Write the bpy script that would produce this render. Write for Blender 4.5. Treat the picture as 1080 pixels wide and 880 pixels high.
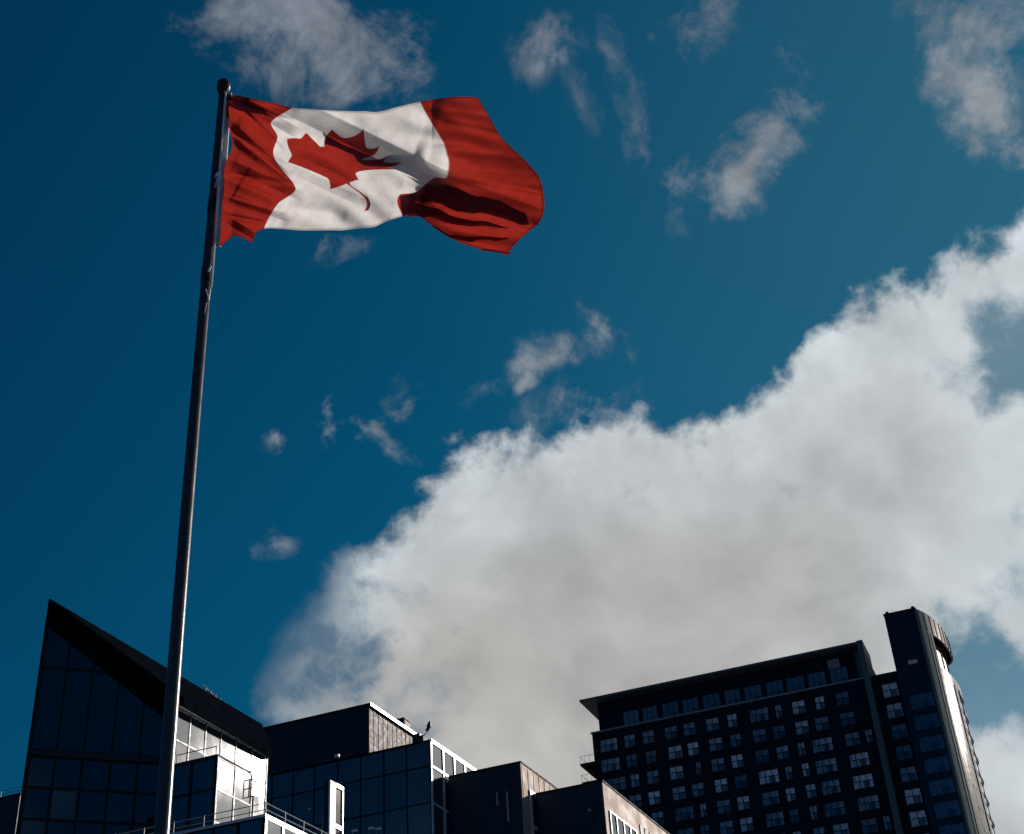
import bpy, bmesh, math, random
import numpy as np
from mathutils import Vector, Matrix

rnd = random.Random(11)
R = math.radians
sc = bpy.context.scene
for o in list(bpy.data.objects):
    bpy.data.objects.remove(o, do_unlink=True)
col = sc.collection

# ------------------------------------------------------------------ camera
F_PX, PITCH, ROLL = 1468.8, R(33.527), R(-3.849)
CAM = Vector((0, 0, 1.65))
_f = Vector((0, math.cos(PITCH), math.sin(PITCH)))
_r0 = Vector((1, 0, 0)); _u0 = _r0.cross(_f)
_r = _r0 * math.cos(ROLL) + _u0 * math.sin(ROLL)
_u = _u0 * math.cos(ROLL) - _r0 * math.sin(ROLL)
cd = bpy.data.cameras.new('camera'); cam = bpy.data.objects.new('camera', cd); col.objects.link(cam)
m = Matrix((( _r.x, _u.x, -_f.x), (_r.y, _u.y, -_f.y), (_r.z, _u.z, -_f.z))).to_4x4()
m.translation = CAM; cam.matrix_world = m
cd.sensor_fit = 'HORIZONTAL'; cd.sensor_width = 36; cd.lens = 36 * F_PX / 1080
cd.clip_start = 0.1; cd.clip_end = 20000
sc.camera = cam
sc.render.resolution_x, sc.render.resolution_y = 1024, 834
sc.view_settings.view_transform = 'Standard'; sc.view_settings.look = 'None'
sc.view_settings.exposure = 0.0; sc.view_settings.gamma = 1

def ray(px, py):
    d = _r * (px - 540) - _u * (py - 440) + _f * F_PX
    return d.normalized()
def azel(px, py):
    d = ray(px, py); return math.degrees(math.atan2(d.x, d.y)), math.degrees(math.asin(d.z))

# ------------------------------------------------------------------ sun: its mirror image in the east facing glass tells where it stands
YL, YH = R(21.82), R(20.55)
gaz, gel = azel(284, 802)
SUN_AZ, SUN_EL = 2 * math.degrees(YL) - gaz, gel
sd = Vector((math.sin(R(SUN_AZ)) * math.cos(R(SUN_EL)), math.cos(R(SUN_AZ)) * math.cos(R(SUN_EL)), math.sin(R(SUN_EL))))
ld = bpy.data.lights.new('sun', 'SUN'); ld.energy = 5.0; ld.angle = R(0.53); ld.color = (1.0, 0.91, 0.84)
lo = bpy.data.objects.new('sun', ld); col.objects.link(lo)
lo.rotation_euler = (-sd).to_track_quat('-Z', 'Y').to_euler(); lo.location = (60, -40, 60)
print('SUN az el', SUN_AZ, SUN_EL)

# ------------------------------------------------------------------ node helper
class NT:
    def __init__(s, tree): s.t = tree; s.n = tree.nodes; s.l = tree.links
    def node(s, typ, **kw):
        n = s.n.new(typ)
        for k, v in kw.items(): setattr(n, k, v)
        return n
    def set(s, sock, v):
        if v is None: return
        if isinstance(v, bpy.types.NodeSocket): s.l.new(v, sock)
        else: sock.default_value = v
    def m(s, op, a, b=None, c=None, clamp=False):
        n = s.node('ShaderNodeMath', operation=op, use_clamp=clamp)
        s.set(n.inputs[0], a); s.set(n.inputs[1], b)
        if c is not None: s.set(n.inputs[2], c)
        return n.outputs[0]
    def vm(s, op, a, b=None, scale=None):
        n = s.node('ShaderNodeVectorMath', operation=op)
        s.set(n.inputs[0], a); s.set(n.inputs[1], b)
        if scale is not None: s.set(n.inputs['Scale'], scale)
        return n.outputs['Value'] if op in ('DOT_PRODUCT', 'LENGTH', 'DISTANCE') else n.outputs[0]
    def smooth(s, x, a, b, o0=0.0, o1=1.0):
        n = s.node('ShaderNodeMapRange', interpolation_type='SMOOTHSTEP')
        s.set(n.inputs[0], x); s.set(n.inputs[1], a); s.set(n.inputs[2], b); s.set(n.inputs[3], o0); s.set(n.inputs[4], o1)
        return n.outputs[0]
    def mix(s, f, a, b, typ='RGBA', blend='MIX'):
        n = s.node('ShaderNodeMix', data_type=typ, blend_type=blend) if typ == 'RGBA' else s.node('ShaderNodeMix', data_type=typ)
        i = {'RGBA': (0, 6, 7, 2), 'FLOAT': (0, 2, 3, 0)}[typ]
        s.set(n.inputs[i[0]], f); s.set(n.inputs[i[1]], a); s.set(n.inputs[i[2]], b)
        return n.outputs[i[3]]
    def noise(s, v, scale, detail=4, rough=0.5, dist=0.0):
        n = s.node('ShaderNodeTexNoise'); s.set(n.inputs['Vector'], v)
        s.set(n.inputs['Scale'], scale); s.set(n.inputs['Detail'], detail); s.set(n.inputs['Roughness'], rough); s.set(n.inputs['Distortion'], dist)
        return n

# ------------------------------------------------------------------ world: sky and clouds
w = bpy.data.worlds.new('World'); sc.world = w; w.use_nodes = True
T = NT(w.node_tree); w.node_tree.nodes.clear()
out = T.node('ShaderNodeOutputWorld'); bg = T.node('ShaderNodeBackground')
T.l.new(bg.outputs[0], out.inputs[0])
bg.inputs['Strength'].default_value = 0.10
sky = T.node('ShaderNodeTexSky', sky_type='NISHITA'); sky.sun_disc = False
sky.sun_elevation = R(SUN_EL); sky.sun_rotation = R(SUN_AZ); sky.altitude = 0; sky.air_density = 1.0; sky.dust_density = 0.6; sky.ozone_density = 2.5
SKY_TINT = (0.012, 0.39, 0.54, 1)
skyc = T.mix(1.0, sky.outputs[0], SKY_TINT, blend='MULTIPLY')
tc = T.node('ShaderNodeTexCoord'); D = tc.outputs['Generated']
sep = T.node('ShaderNodeSeparateXYZ'); T.l.new(D, sep.inputs[0])
# lift (milky air towards the sun)
cs = T.vm('DOT_PRODUCT', D, tuple(sd))
milk = T.smooth(cs, 0.55, 1.0)
skyc = T.mix(1.0, skyc, T.mix(T.smooth(cs, -0.15, 0.75), (0.50, 0.37, 0.56, 1), (1.0, 1.06, 0.92, 1)), blend='MULTIPLY')
skyc = T.mix(T.m('MULTIPLY', milk, 0.50), skyc, (0.50, 1.50, 2.00, 1))
skyc = T.mix(T.smooth(cs, 0.94, 0.999), skyc, (8, 7.8, 7.4, 1))
# warped direction for ragged outlines
n1 = T.noise(D, 9.0, 3, 0.55)
warp = T.vm('SCALE', T.vm('SUBTRACT', n1.outputs['Color'], (0.5, 0.5, 0.5)), scale=0.05)
n2 = T.noise(D, 38.0, 3, 0.6)
warp2 = T.vm('SCALE', T.vm('SUBTRACT', n2.outputs['Color'], (0.5, 0.5, 0.5)), scale=0.016)
DW = T.vm('ADD', T.vm('ADD', D, warp), warp2)
sw = T.node('ShaderNodeSeparateXYZ'); T.l.new(DW, sw.inputs[0])
az = T.m('MULTIPLY', T.m('ARCTAN2', sw.outputs[0], sw.outputs[1]), 180 / math.pi)
el = T.m('MULTIPLY', T.m('ARCSINE', T.m('DIVIDE', sw.outputs[2], T.vm('LENGTH', DW))), 180 / math.pi)
fb = T.noise(D, 12.0, 12, 0.60, 0.15).outputs[0]
fbs = T.noise(T.vm('ADD', D, tuple(sd * 0.012)), 12.0, 12, 0.60, 0.15).outputs[0]
bil = T.m('ABSOLUTE', T.m('SUBTRACT', T.m('MULTIPLY', T.noise(D, 17.0, 8, 0.55, 0.1).outputs[0], 2.0), 1.0))
wsp = T.noise(T.vm('MULTIPLY', D, (1.0, 1.0, 0.8)), 15.0, 12, 0.64, 0.45).outputs[0]
big = T.noise(D, 6.5, 4, 0.5, 0.2).outputs[0]
bigs = T.noise(T.vm('ADD', D, tuple(sd * 0.03)), 6.5, 4, 0.5, 0.2).outputs[0]
fine = T.noise(D, 55.0, 8, 0.65, 0.3).outputs[0]
# the great cloud bank: its upper rim as elevation over azimuth
rim = [(250, 800), (268, 745), (300, 690), (342, 630), (392, 575), (438, 512), (500, 487), (560, 470), (650, 448), (720, 440), (800, 410), (850, 378), (900, 325), (950, 292), (1000, 266), (1050, 245), (1080, 225)]
pts = [azel(*p) for p in rim]
az0, az1 = pts[0][0], 60.0
fc = T.node('ShaderNodeFloatCurve')
T.set(fc.inputs['Value'], T.m('DIVIDE', T.m('SUBTRACT', az, az0), az1 - az0))
cv = fc.mapping.curves[0]
pp = [((a - az0) / (az1 - az0), e / 90.0) for a, e in pts] + [((33 - az0) / (az1 - az0), 0.50), ((42 - az0) / (az1 - az0), 0.25), (1.0, 0.06)]
cv.points[0].location = pp[0]; cv.points[1].location = pp[-1]
for p in pp[1:-1]: cv.points.new(*p)
for p in cv.points: p.handle_type = 'AUTO'
fc.mapping.update()
rim_el = T.m('MULTIPLY', fc.outputs[0], 90.0)
depth = T.m('SUBTRACT', rim_el, el)                                  # degrees below the rim
leftfade = T.smooth(T.m('ADD', az, T.m('MULTIPLY', T.m('SUBTRACT', fb, 0.5), 22.0)), az0 - 0.5, az0 + 7.5)
edge = T.m('ADD', T.m('ADD', depth, T.m('MULTIPLY', T.m('SUBTRACT', fb, 0.5), 6.5)), T.m('MULTIPLY', T.m('SUBTRACT', 0.18, bil), 1.9))
bank = T.smooth(edge, -0.25, T.smooth(az, az0 + 9.0, az0 + 1.5, 1.15, 4.0))
# holes: (px, py, half width, half height in degrees, strength)
def ell(px, py, ra, re, rot=0.0, bx=False):
    a, e = azel(px, py)
    dx = T.m('MULTIPLY', T.m('SUBTRACT', az, a), math.cos(R(e)))
    dy = T.m('SUBTRACT', el, e)
    c, s = math.cos(R(rot)), math.sin(R(rot))
    u = T.m('ADD', T.m('MULTIPLY', dx, c / ra), T.m('MULTIPLY', dy, s / ra))
    v = T.m('ADD', T.m('MULTIPLY', dx, -s / re), T.m('MULTIPLY', dy, c / re))
    return T.m('SUBTRACT', 1.0, T.m('SQRT', T.m('ADD', T.m('MULTIPLY', u, u), T.m('MULTIPLY', v, v))))
def blobs(lst):
    acc = None
    for px, py, ra, re, rot, st in lst:
        e = T.m('MULTIPLY', T.m('MAXIMUM', ell(px, py, ra, re, rot), -1.0), st)
        if st < 0.42: e = T.m('MINIMUM', e, T.m('MAXIMUM', ell(px, py, ra, re, rot), -1.0))
        acc = e if acc is None else T.m('MAXIMUM', acc, e)
    return acc
holes = blobs([(1080, 390, 2.4, 4.2, 10, 0.62), (1085, 545, 1.8, 3.4, 0, 0.6), (1085, 745, 3.6, 2.2, -25, 1.0), (1030, 690, 1.2, 2.5, 0, 0.35),
               (350, 680, 2.4, 2.6, 20, 0.42), (400, 715, 2.6, 1.8, 0, 0.45), (310, 640, 2.0, 3.0, 0, 0.4), (1045, 660, 1.0, 2.4, 0, 0.45)])
hole = T.smooth(T.m('ADD', holes, T.m('MULTIPLY', T.m('SUBTRACT', fb, 0.5), 4.2)), 0.05, 0.95)
bank = T.m('MULTIPLY', T.m('MULTIPLY', bank, leftfade), T.m('SUBTRACT', 1.0, T.m('MULTIPLY', hole, 0.82)))
# loose clouds
loose = blobs([(325, 25, 5.0, 4.1, -12, 1.15), (250, 5, 2.6, 2.8, 0, 0.6), (405, 50, 1.9, 3.6, 10, 0.75), (578, 48, 1.6, 1.3, 20, 0.7), (610, 95, 0.7, 1.4, 20, 0.2),
               (735, 22, 1.5, 2.5, -20, 0.85), (680, 130, 0.8, 4.0, 8, 0.22), (795, 165, 3.2, 2.1, 38, 1.6), (838, 88, 1.5, 2.3, -10, 1.25),
               (1030, 25, 4.0, 3.2, -30, 0.9), (1060, 130, 2.3, 4.6, 12, 1.5), (580, 385, 3.4, 0.7, 12, 0.5), (625, 348, 0.6, 1.4, 30, 0.55), (665, 375, 0.7, 1.3, 0, 0.5),
               (395, 455, 2.2, 0.7, -20, 0.75), (350, 440, 0.7, 1.4, -20, 0.7), (430, 420, 1.0, 1.2, 0, 0.4), (288, 466, 0.5, 0.6, 0, 0.55), (340, 252, 1.8, 0.6, 0, 0.25), (548, 410, 0.6, 0.5, 0, 0.7),
               (615, 430, 2.4, 1.0, 10, 0.45), (300, 575, 1.1, 0.6, 0, 0.38), (715, 185, 1.2, 1.2, 0, 0.55), (1062, 835, 2.6, 2.4, 0, 1.2)])
# clouds elsewhere round the horizon, seen only in the glass
other = T.smooth(T.noise(D, 2.6, 9, 0.6, 0.2).outputs[0], 0.50, 0.78)
az_raw = T.m('MULTIPLY', T.m('ARCTAN2', sep.outputs[0], sep.outputs[1]), 180 / math.pi)
infront = T.m('MULTIPLY', T.smooth(az_raw, -48.0, -34.0), T.smooth(az_raw, 34.0, 46.0, 1.0, 0.0))
other = T.m('MULTIPLY', other, T.m('SUBTRACT', 1.0, infront))
lm = T.m('ADD', T.m('MULTIPLY', T.m('SUBTRACT', wsp, 0.5), 4.6), T.m('MULTIPLY', T.m('SUBTRACT', fine, 0.5), 1.3))
loosem = T.m('MULTIPLY', T.smooth(T.m('ADD', loose, lm), 0.0, 1.45), T.smooth(loose, -0.40, 0.45))
# colours of cloud
relief = T.m('MULTIPLY', T.m('SUBTRACT', fb, fbs), 2.2)
soft = T.noise(D, 5.0, 5, 0.5, 0.1).outputs[0]
rimz = T.smooth(edge, 3.5, 0.3)
inner = T.smooth(depth, 1.0, 8.0)                                   # thicker, greyer towards the base of the bank
grey = T.m('MULTIPLY', inner, T.smooth(az, 22.0, 5.0))
cb = T.mix(T.m('MULTIPLY', grey, 0.9), (6.0, 6.5, 6.75, 1), (4.9, 4.7, 4.45, 1))
cb = T.mix(T.smooth(soft, 0.42, 0.68, 0.0, 0.42), cb, (3.8, 3.85, 3.9, 1))
far = T.smooth(az, az0, az0 + 9.0)
cb = T.mix(T.m('MULTIPLY', T.m('SUBTRACT', 1.0, far), 0.35), cb, (3.1, 3.2, 3.25, 1))
shape = T.m('ADD', T.m('ADD', 0.97, T.m('MULTIPLY', T.m('SUBTRACT', big, bigs), 1.4)), T.m('MULTIPLY', relief, T.m('ADD', 0.10, T.m('MULTIPLY', rimz, 0.55))))
cb = T.mix(1.0, cb, shape, blend='MULTIPLY')
glow = T.smooth(cs, 0.87, 0.998)
cb = T.mix(T.m('MULTIPLY', glow, 0.9), cb, (7.5, 7.5, 7.4, 1))
cl = T.mix(T.smooth(el, 52.0, 36.0), (1.9, 2.15, 2.6, 1), (3.3, 3.55, 3.8, 1))
cl = T.mix(1.0, cl, T.m('ADD', relief, 1.0), blend='MULTIPLY')
c0 = T.mix(T.m('MULTIPLY', other, 0.7), skyc, (1.1, 2.1, 3.0, 1))
c1 = T.mix(T.m('MULTIPLY', loosem, 0.9), c0, cl)
c2 = T.mix(bank, c1, cb)
T.l.new(c2, bg.inputs['Color'])

# ------------------------------------------------------------------ materials
def mat(name, base=(.1, .1, .1), rough=0.6, metal=0.0, ior=1.5, var=0.25, scale=3.0, bump=0.0, bscale=40.0, spec=0.5, stretch=None):
    mt = bpy.data.materials.new(name); mt.use_nodes = True
    t = NT(mt.node_tree); b = mt.node_tree.nodes['Principled BSDF']
    co = t.node('ShaderNodeTexCoord').outputs['Object']
    if stretch:
        mp = t.node('ShaderNodeMapping'); mp.inputs['Scale'].default_value = stretch; t.l.new(co, mp.inputs[0]); co = mp.outputs[0]
    n = t.noise(co, scale, 6, 0.6).outputs[0]
    k = t.smooth(n, 0.25, 0.75, 1 - var, 1 + var)
    c = t.mix(1.0, (*base, 1), k, blend='MULTIPLY')
    t.l.new(c, b.inputs['Base Color'])
    t.l.new(t.smooth(n, 0.3, 0.7, rough * 0.85, min(1, rough * 1.15)), b.inputs['Roughness'])
    b.inputs['Metallic'].default_value = metal; b.inputs['IOR'].default_value = ior; b.inputs['Specular IOR Level'].default_value = spec
    if bump:
        bn = t.node('ShaderNodeBump'); bn.inputs['Strength'].default_value = bump; bn.inputs['Distance'].default_value = 0.05
        t.l.new(t.noise(co, bscale, 4, 0.6).outputs[0], bn.inputs['Height']); t.l.new(bn.outputs[0], b.inputs['Normal'])
    return mt
M = {}
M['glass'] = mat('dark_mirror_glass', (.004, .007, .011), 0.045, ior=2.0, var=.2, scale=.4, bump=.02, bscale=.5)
M['sunglass'] = mat('sunlit_mirror_glass', (.02, .035, .05), 0.032, ior=2.9, var=.2, scale=.5, bump=.02, bscale=.6)  # same glass as the fronts, sunlit brightness put into its colour and reflectivity
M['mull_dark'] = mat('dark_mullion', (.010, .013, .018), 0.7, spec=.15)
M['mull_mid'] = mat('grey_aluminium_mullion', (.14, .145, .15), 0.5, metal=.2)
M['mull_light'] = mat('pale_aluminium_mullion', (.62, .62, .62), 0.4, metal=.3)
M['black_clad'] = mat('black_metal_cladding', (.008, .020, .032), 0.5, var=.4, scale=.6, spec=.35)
M['roof'] = mat('dark_roof_sheet', (.003, .0045, .007), 0.9, var=.4, scale=1.2, spec=.0)
M['rib_pale'] = mat('pale_ribbed_sheet', (.10, .08, .075), 0.6, spec=.2, var=.2, scale=2.0)
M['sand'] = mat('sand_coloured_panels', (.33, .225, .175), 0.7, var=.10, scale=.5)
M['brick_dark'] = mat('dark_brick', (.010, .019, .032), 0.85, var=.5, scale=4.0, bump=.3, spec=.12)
M['trim_blue'] = mat('grey_blue_trim', (.10, .12, .14), 0.5, var=.15)
M['trim_light'] = mat('light_sill_stone', (.30, .31, .32), 0.6, var=.15)
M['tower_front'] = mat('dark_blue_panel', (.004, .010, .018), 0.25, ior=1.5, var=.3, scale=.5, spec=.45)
M['pale_panel'] = mat('pale_metal_panel', (.13, .11, .10), 0.08, metal=.15, var=.06, scale=1.5)
M['dark_recess'] = mat('dark_recess', (.014, .015, .019), 0.6)
M['red_recess'] = mat('brown_recess_wall', (.10, .05, .04), 0.6)
M['rail'] = mat('steel_rail', (.20, .21, .22), 0.5, metal=.5)
M['pole'] = mat('grey_painted_pole', (.045, .040, .042), 0.28, metal=.1, var=.18, scale=6, bump=.05, bscale=60)
M['pole_dark'] = mat('dark_metal_fitting', (.03, .03, .035), 0.4, metal=.6)
M['rope'] = mat('white_rope', (.65, .66, .7), 0.8)
M['asphalt'] = mat('paved_ground', (.08, .08, .08), 0.85, bump=.3)
M['sign'] = mat('white_sign_face', (.8, .8, .8), 0.5, var=.03)
M['lamp_black'] = mat('black_lamp_metal', (.02, .02, .022), 0.5)

def pane_material(name, cols, rough=0.08, ior=1.9):
    """window glass with blinds, curtains and dark rooms behind it, different from window to window"""
    mt = bpy.data.materials.new(name); mt.use_nodes = True
    t = NT(mt.node_tree); b = mt.node_tree.nodes['Principled BSDF']
    oi = t.node('ShaderNodeObjectInfo'); co = t.node('ShaderNodeTexCoord').outputs['Object']
    cell = t.node('ShaderNodeTexWhiteNoise', noise_dimensions='3D')
    mp = t.node('ShaderNodeMapping'); mp.inputs['Scale'].default_value = (0.9, 0, 0.7); t.l.new(co, mp.inputs[0])
    t.l.new(t.vm('FLOOR', mp.outputs[0]), cell.inputs['Vector'])
    f = t.m('ADD', t.m('MULTIPLY', cell.outputs['Value'], 0.5), t.m('MULTIPLY', oi.outputs['Random'], 0.72))
    rp = t.node('ShaderNodeValToRGB'); t.l.new(f, rp.inputs[0])
    rp.color_ramp.elements[0].color = (*cols[0], 1); rp.color_ramp.elements[0].position = 0.15
    rp.color_ramp.elements[1].color = (*cols[2], 1); rp.color_ramp.elements[1].position = 0.95
    e = rp.color_ramp.elements.new(0.55); e.color = (*cols[1], 1)
    n = t.noise(co, 1.7, 4, 0.6).outputs[0]
    drk = t.m('GREATER_THAN', t.m('FRACT', t.m('MULTIPLY', cell.outputs['Value'], 37.7)), 0.2)
    t.l.new(t.mix(1.0, rp.outputs[0], t.m('MULTIPLY', t.m('ADD', 0.15, t.m('MULTIPLY', drk, .85)), t.smooth(n, .3, .7, .6, 1.25)), blend='MULTIPLY'), b.inputs['Base Color'])
    b.inputs['Roughness'].default_value = rough; b.inputs['IOR'].default_value = ior
    return mt
M['pane'] = pane_material('window_glass', [(.015, .04, .06), (.24, .29, .33), (.97, .94, .94)], ior=1.75)
M['pane_blue'] = pane_material('blue_window_glass', [(.02, .045, .07), (.04, .085, .125), (.07, .12, .16)])

# ------------------------------------------------------------------ mesh helpers
class MB:
    def __init__(s): s.v = []; s.f = []; s.smooth = False
    def box(s, p, e, n, u0, u1, d0, d1, z0, z1):
        """box from point p: u along e, d along n, z up"""
        b = len(s.v)
        for z in (z0, z1):
            for u, d in ((u0, d0), (u1, d0), (u1, d1), (u0, d1)):
                q = p + e * u + n * d; s.v.append((q.x, q.y, q.z + z))
        q = [(0, 3, 2, 1), (4, 5, 6, 7), (0, 1, 5, 4), (1, 2, 6, 5), (2, 3, 7, 6), (3, 0, 4, 7)]
        s.f += [tuple(b + i for i in k) for k in q]; return s
    def prism(s, poly, z0, z1):
        b = len(s.v); n = len(poly)
        for z in (z0, z1):
            for x, y in poly: s.v.append((x, y, z))
        s.f += [tuple(b + i for i in reversed(range(n))), tuple(b + n + i for i in range(n))]
        s.f += [(b + i, b + (i + 1) % n, b + n + (i + 1) % n, b + n + i) for i in range(n)]; return s
    def slab(s, pts, off):
        """polygon of 3d points thickened by vector off"""
        b = len(s.v); n = len(pts)
        s.v += [tuple(p) for p in pts] + [tuple(Vector(p) + off) for p in pts]
        s.f += [tuple(b + i for i in range(n)), tuple(b + n + i for i in reversed(range(n)))]
        s.f += [(b + i, b + n + i, b + n + (i + 1) % n, b + (i + 1) % n) for i in range(n)]; return s
    def tube(s, path, rad, seg=10):
        path = [Vector(p) for p in path]; rr = rad if isinstance(rad, (list, tuple)) else [rad] * len(path)
        b = len(s.v)
        for i, p in enumerate(path):
            t = (path[min(i + 1, len(path) - 1)] - path[max(i - 1, 0)]).normalized()
            a = t.cross(Vector((0.31, 0.95, 0.1))) if abs(t.z) > .9 else t.cross(Vector((0, 0, 1)))
            a.normalize(); c = t.cross(a)
            for k in range(seg):
                an = 2 * math.pi * k / seg; s.v.append(tuple(p + (a * math.cos(an) + c * math.sin(an)) * rr[i]))
        for i in range(len(path) - 1):
            for k in range(seg):
                k2 = (k + 1) % seg
                s.f.append((b + i * seg + k, b + i * seg + k2, b + (i + 1) * seg + k2, b + (i + 1) * seg + k))
        s.f.append(tuple(b + k for k in reversed(range(seg)))); s.f.append(tuple(b + (len(path) - 1) * seg + k for k in range(seg)))
        return s
    def build(s, name, material, parent=None, base=None, bevel=0.0, smooth=False):
        base = base if base is not None else Vector((0, 0, 0))
        me = bpy.data.meshes.new(name)
        me.from_pydata([(x - base[0], y - base[1], z - base[2]) for x, y, z in s.v], [], s.f); me.update()
        bm = bmesh.new(); bm.from_mesh(me); bmesh.ops.recalc_face_normals(bm, faces=bm.faces); bm.to_mesh(me); bm.free()
        me.materials.append(material)
        if smooth or s.smooth:
            for p in me.polygons: p.use_smooth = True
        o = bpy.data.objects.new(name, me); col.objects.link(o)
        if parent: o.parent = parent
        if bevel:
            md = o.modifiers.new('bevel', 'BEVEL'); md.width = bevel; md.segments = 2; md.limit_method = 'ANGLE'
        return o
def tag(o, label=None, cat=None, group=None, kind=None):
    if label: o['label'] = label
    if cat: o['category'] = cat
    if group: o['group'] = group
    if kind: o['kind'] = kind
    return o

class Frame:
    """street grid frame: a runs along the shaded fronts, b runs away from the camera"""
    def __init__(s, yaw): s.yaw = yaw; s.e1 = Vector((math.cos(yaw), -math.sin(yaw), 0)); s.e2 = Vector((math.sin(yaw), math.cos(yaw), 0))
    def loc(s, v): return Vector((v.dot(s.e1), v.dot(s.e2), v.z))
    def world(s, v): return s.e1 * v[0] + s.e2 * v[1] + Vector((0, 0, v[2]))
    def r(s, px, py): return s.loc(ray(px, py))
    def atb(s, px, py, b): d = s.r(px, py); return Vector((0, 0, CAM.z)) + d * (b / d.y)
    def ata(s, px, py, a): d = s.r(px, py); return Vector((0, 0, CAM.z)) + d * (a / d.x)
    def atz(s, px, py, z): d = s.r(px, py); return Vector((0, 0, CAM.z)) + d * ((z - CAM.z) / d.z)
    def atplane(s, px, py, p, n): d = s.r(px, py); c = Vector((0, 0, CAM.z)); return c + d * ((p - c).dot(n) / d.dot(n))
    def empty(s, name, base):
        o = bpy.data.objects.new(name, None); col.objects.link(o)
        o.location = s.world((base[0], base[1], 0)); o.rotation_euler = (0, 0, -s.yaw); o.empty_display_size = 3
        return o
X, Y, Z = Vector((1, 0, 0)), Vector((0, 1, 0)), Vector((0, 0, 1))

def curtain(par, base, p, e, n, us, zs, glass, mull, mw=0.09, proud=0.10, top=None, skip=(), tilt=0.011, name='glass_pane'):
    """curtain wall: every pane its own part, one grid of mullions; n is the outward normal. top(u) optional limit"""
    for i in range(len(us) - 1):
        for j in range(len(zs) - 1):
            if (i, j) in skip: continue
            u0, u1, z0, z1 = us[i], us[i + 1], zs[j], zs[j + 1]
            q = MB()
            a1, a2 = rnd.uniform(-tilt, tilt), rnd.uniform(-tilt, tilt)
            hw = (u1 - u0) / 2; hz = (z1 - z0) / 2
            def P(u, z, d):
                zz = min(z, top(u)) if top else z
                dd = 0.03 + d + a1 * (u - u0 - hw) + a2 * (zz - z0 - hz)
                return p + e * u + n * dd + Z * zz
            if top and min(top(u0), top(u1)) < z0 + 0.3: 
                if max(top(u0), top(u1)) < z0 + 0.3: continue
            c = [P(u0 + .01, z0 + .01, 0), P(u1 - .01, z0 + .01, 0), P(u1 - .01, z1 - .01, 0), P(u0 + .01, z1 - .01, 0)]
            q.slab(c, n * 0.03)
            q.build(name, glass, par, base)
    g = MB()
    tz = lambda u: top(u) if top else zs[-1]
    for u in us: g.box(p, e, n, u - mw / 2, u + mw / 2, 0.0, proud, zs[0], min(zs[-1], tz(u)))
    for z in zs:
        ua, ub = us[0], us[-1]
        if top:
            while ua < ub and tz(ua) < z: ua += .1
            while ub > ua and tz(ub) < z: ub -= .1
            if ub - ua < .2: continue
        g.box(p, e, n, ua - mw / 2 + .004, ub + mw / 2 - .004, 0.004, proud * .9, z - mw * .45, z + mw * .45)
    return g.build('mullion_grid', mull, par, base)

def lin(a, b, n): return [a + (b - a) * i / n for i in range(n + 1)]

def railing(name, fr, pts, label, h=1.0, gap=1.8, rad=0.03, group=None, bars=2):
    base = pts[0]; e = fr.empty(name, base); tag(e, label, 'railing', group)
    ra = MB()
    for k in range(bars):
        zz = h - k * h * 0.45
        ra.tube([Vector(p) + Z * zz for p in pts], rad, 6)
    ra.build('rail', M['rail'], e, Vector((base[0], base[1], 0)))
    for i in range(len(pts) - 1):
        a, b = Vector(pts[i]), Vector(pts[i + 1]); L = (b - a).length; n = max(1, int(L / gap))
        for k in range(n + (1 if i == len(pts) - 2 else 0)):
            q = a + (b - a) * (k / n); MB().tube([q + Z * 0.0, q + Z * (h + .04)], rad * 1.15, 6).build('post', M['rail'], e, Vector((base[0], base[1], 0)))
    return e

# ================================================================== setting: ground
g = MB(); g.slab([(-6000, -6000, 0), (6000, -6000, 0), (6000, 6000, 0), (-6000, 6000, 0)], Vector((0, 0, -0.5)))
tag(g.build('ground', M['asphalt']), kind='structure')

# ================================================================== left group of buildings
L = Frame(YL)
# --- A: faceted glass wing with a steep roof
dW = L.r(187, 742); WC = Vector((0, 0, CAM.z)) + dW * (74 / math.hypot(dW.x, dW.y))
def image_slope(d, p):
    q = L.world(p); 
    def pr(v): v = v - CAM; return Vector((v.dot(_r) / v.dot(_f), -v.dot(_u) / v.dot(_f)))
    a = pr(q); b = pr(q + d); return (b.y - a.y) / (b.x - a.x)
pf = L.atb(140, 805, WC.y)
best = min(range(300, 1100), key=lambda k: abs(image_slope(Vector((math.sin(R(k / 10)), math.cos(R(k / 10)), 0)), pf) - 0.062))
FAZ = R(best / 10); print('F face azimuth', best / 10)
eF = L.loc(Vector((math.sin(FAZ), math.cos(FAZ), 0)))
nF = Vector((eF.y, -eF.x, 0))                      # outward, towards the camera
if nF.y > 0: nF = -nF
aA = WC.x
P0 = L.atplane(51, 635, WC, nF)                    # apex
uL = (P0 - WC).dot(eF)
A = L.empty('glass_wing_building', WC); tag(A, 'dark faceted glass building with pointed corner and steep sloping roof behind the flagpole', 'building')
bA = Vector((WC.x, WC.y, 0))
ALEN = L.ata(281, 793, aA).y - WC.y
print('A side', ALEN, 'aA', aA)
O1 = P0 + Y * (L.ata(276, 768, P0.x).y - P0.y)
Wend = Vector((aA, WC.y + ALEN, WC.z))
footF = Vector((WC.x, WC.y, 0)) + eF * uL
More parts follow.
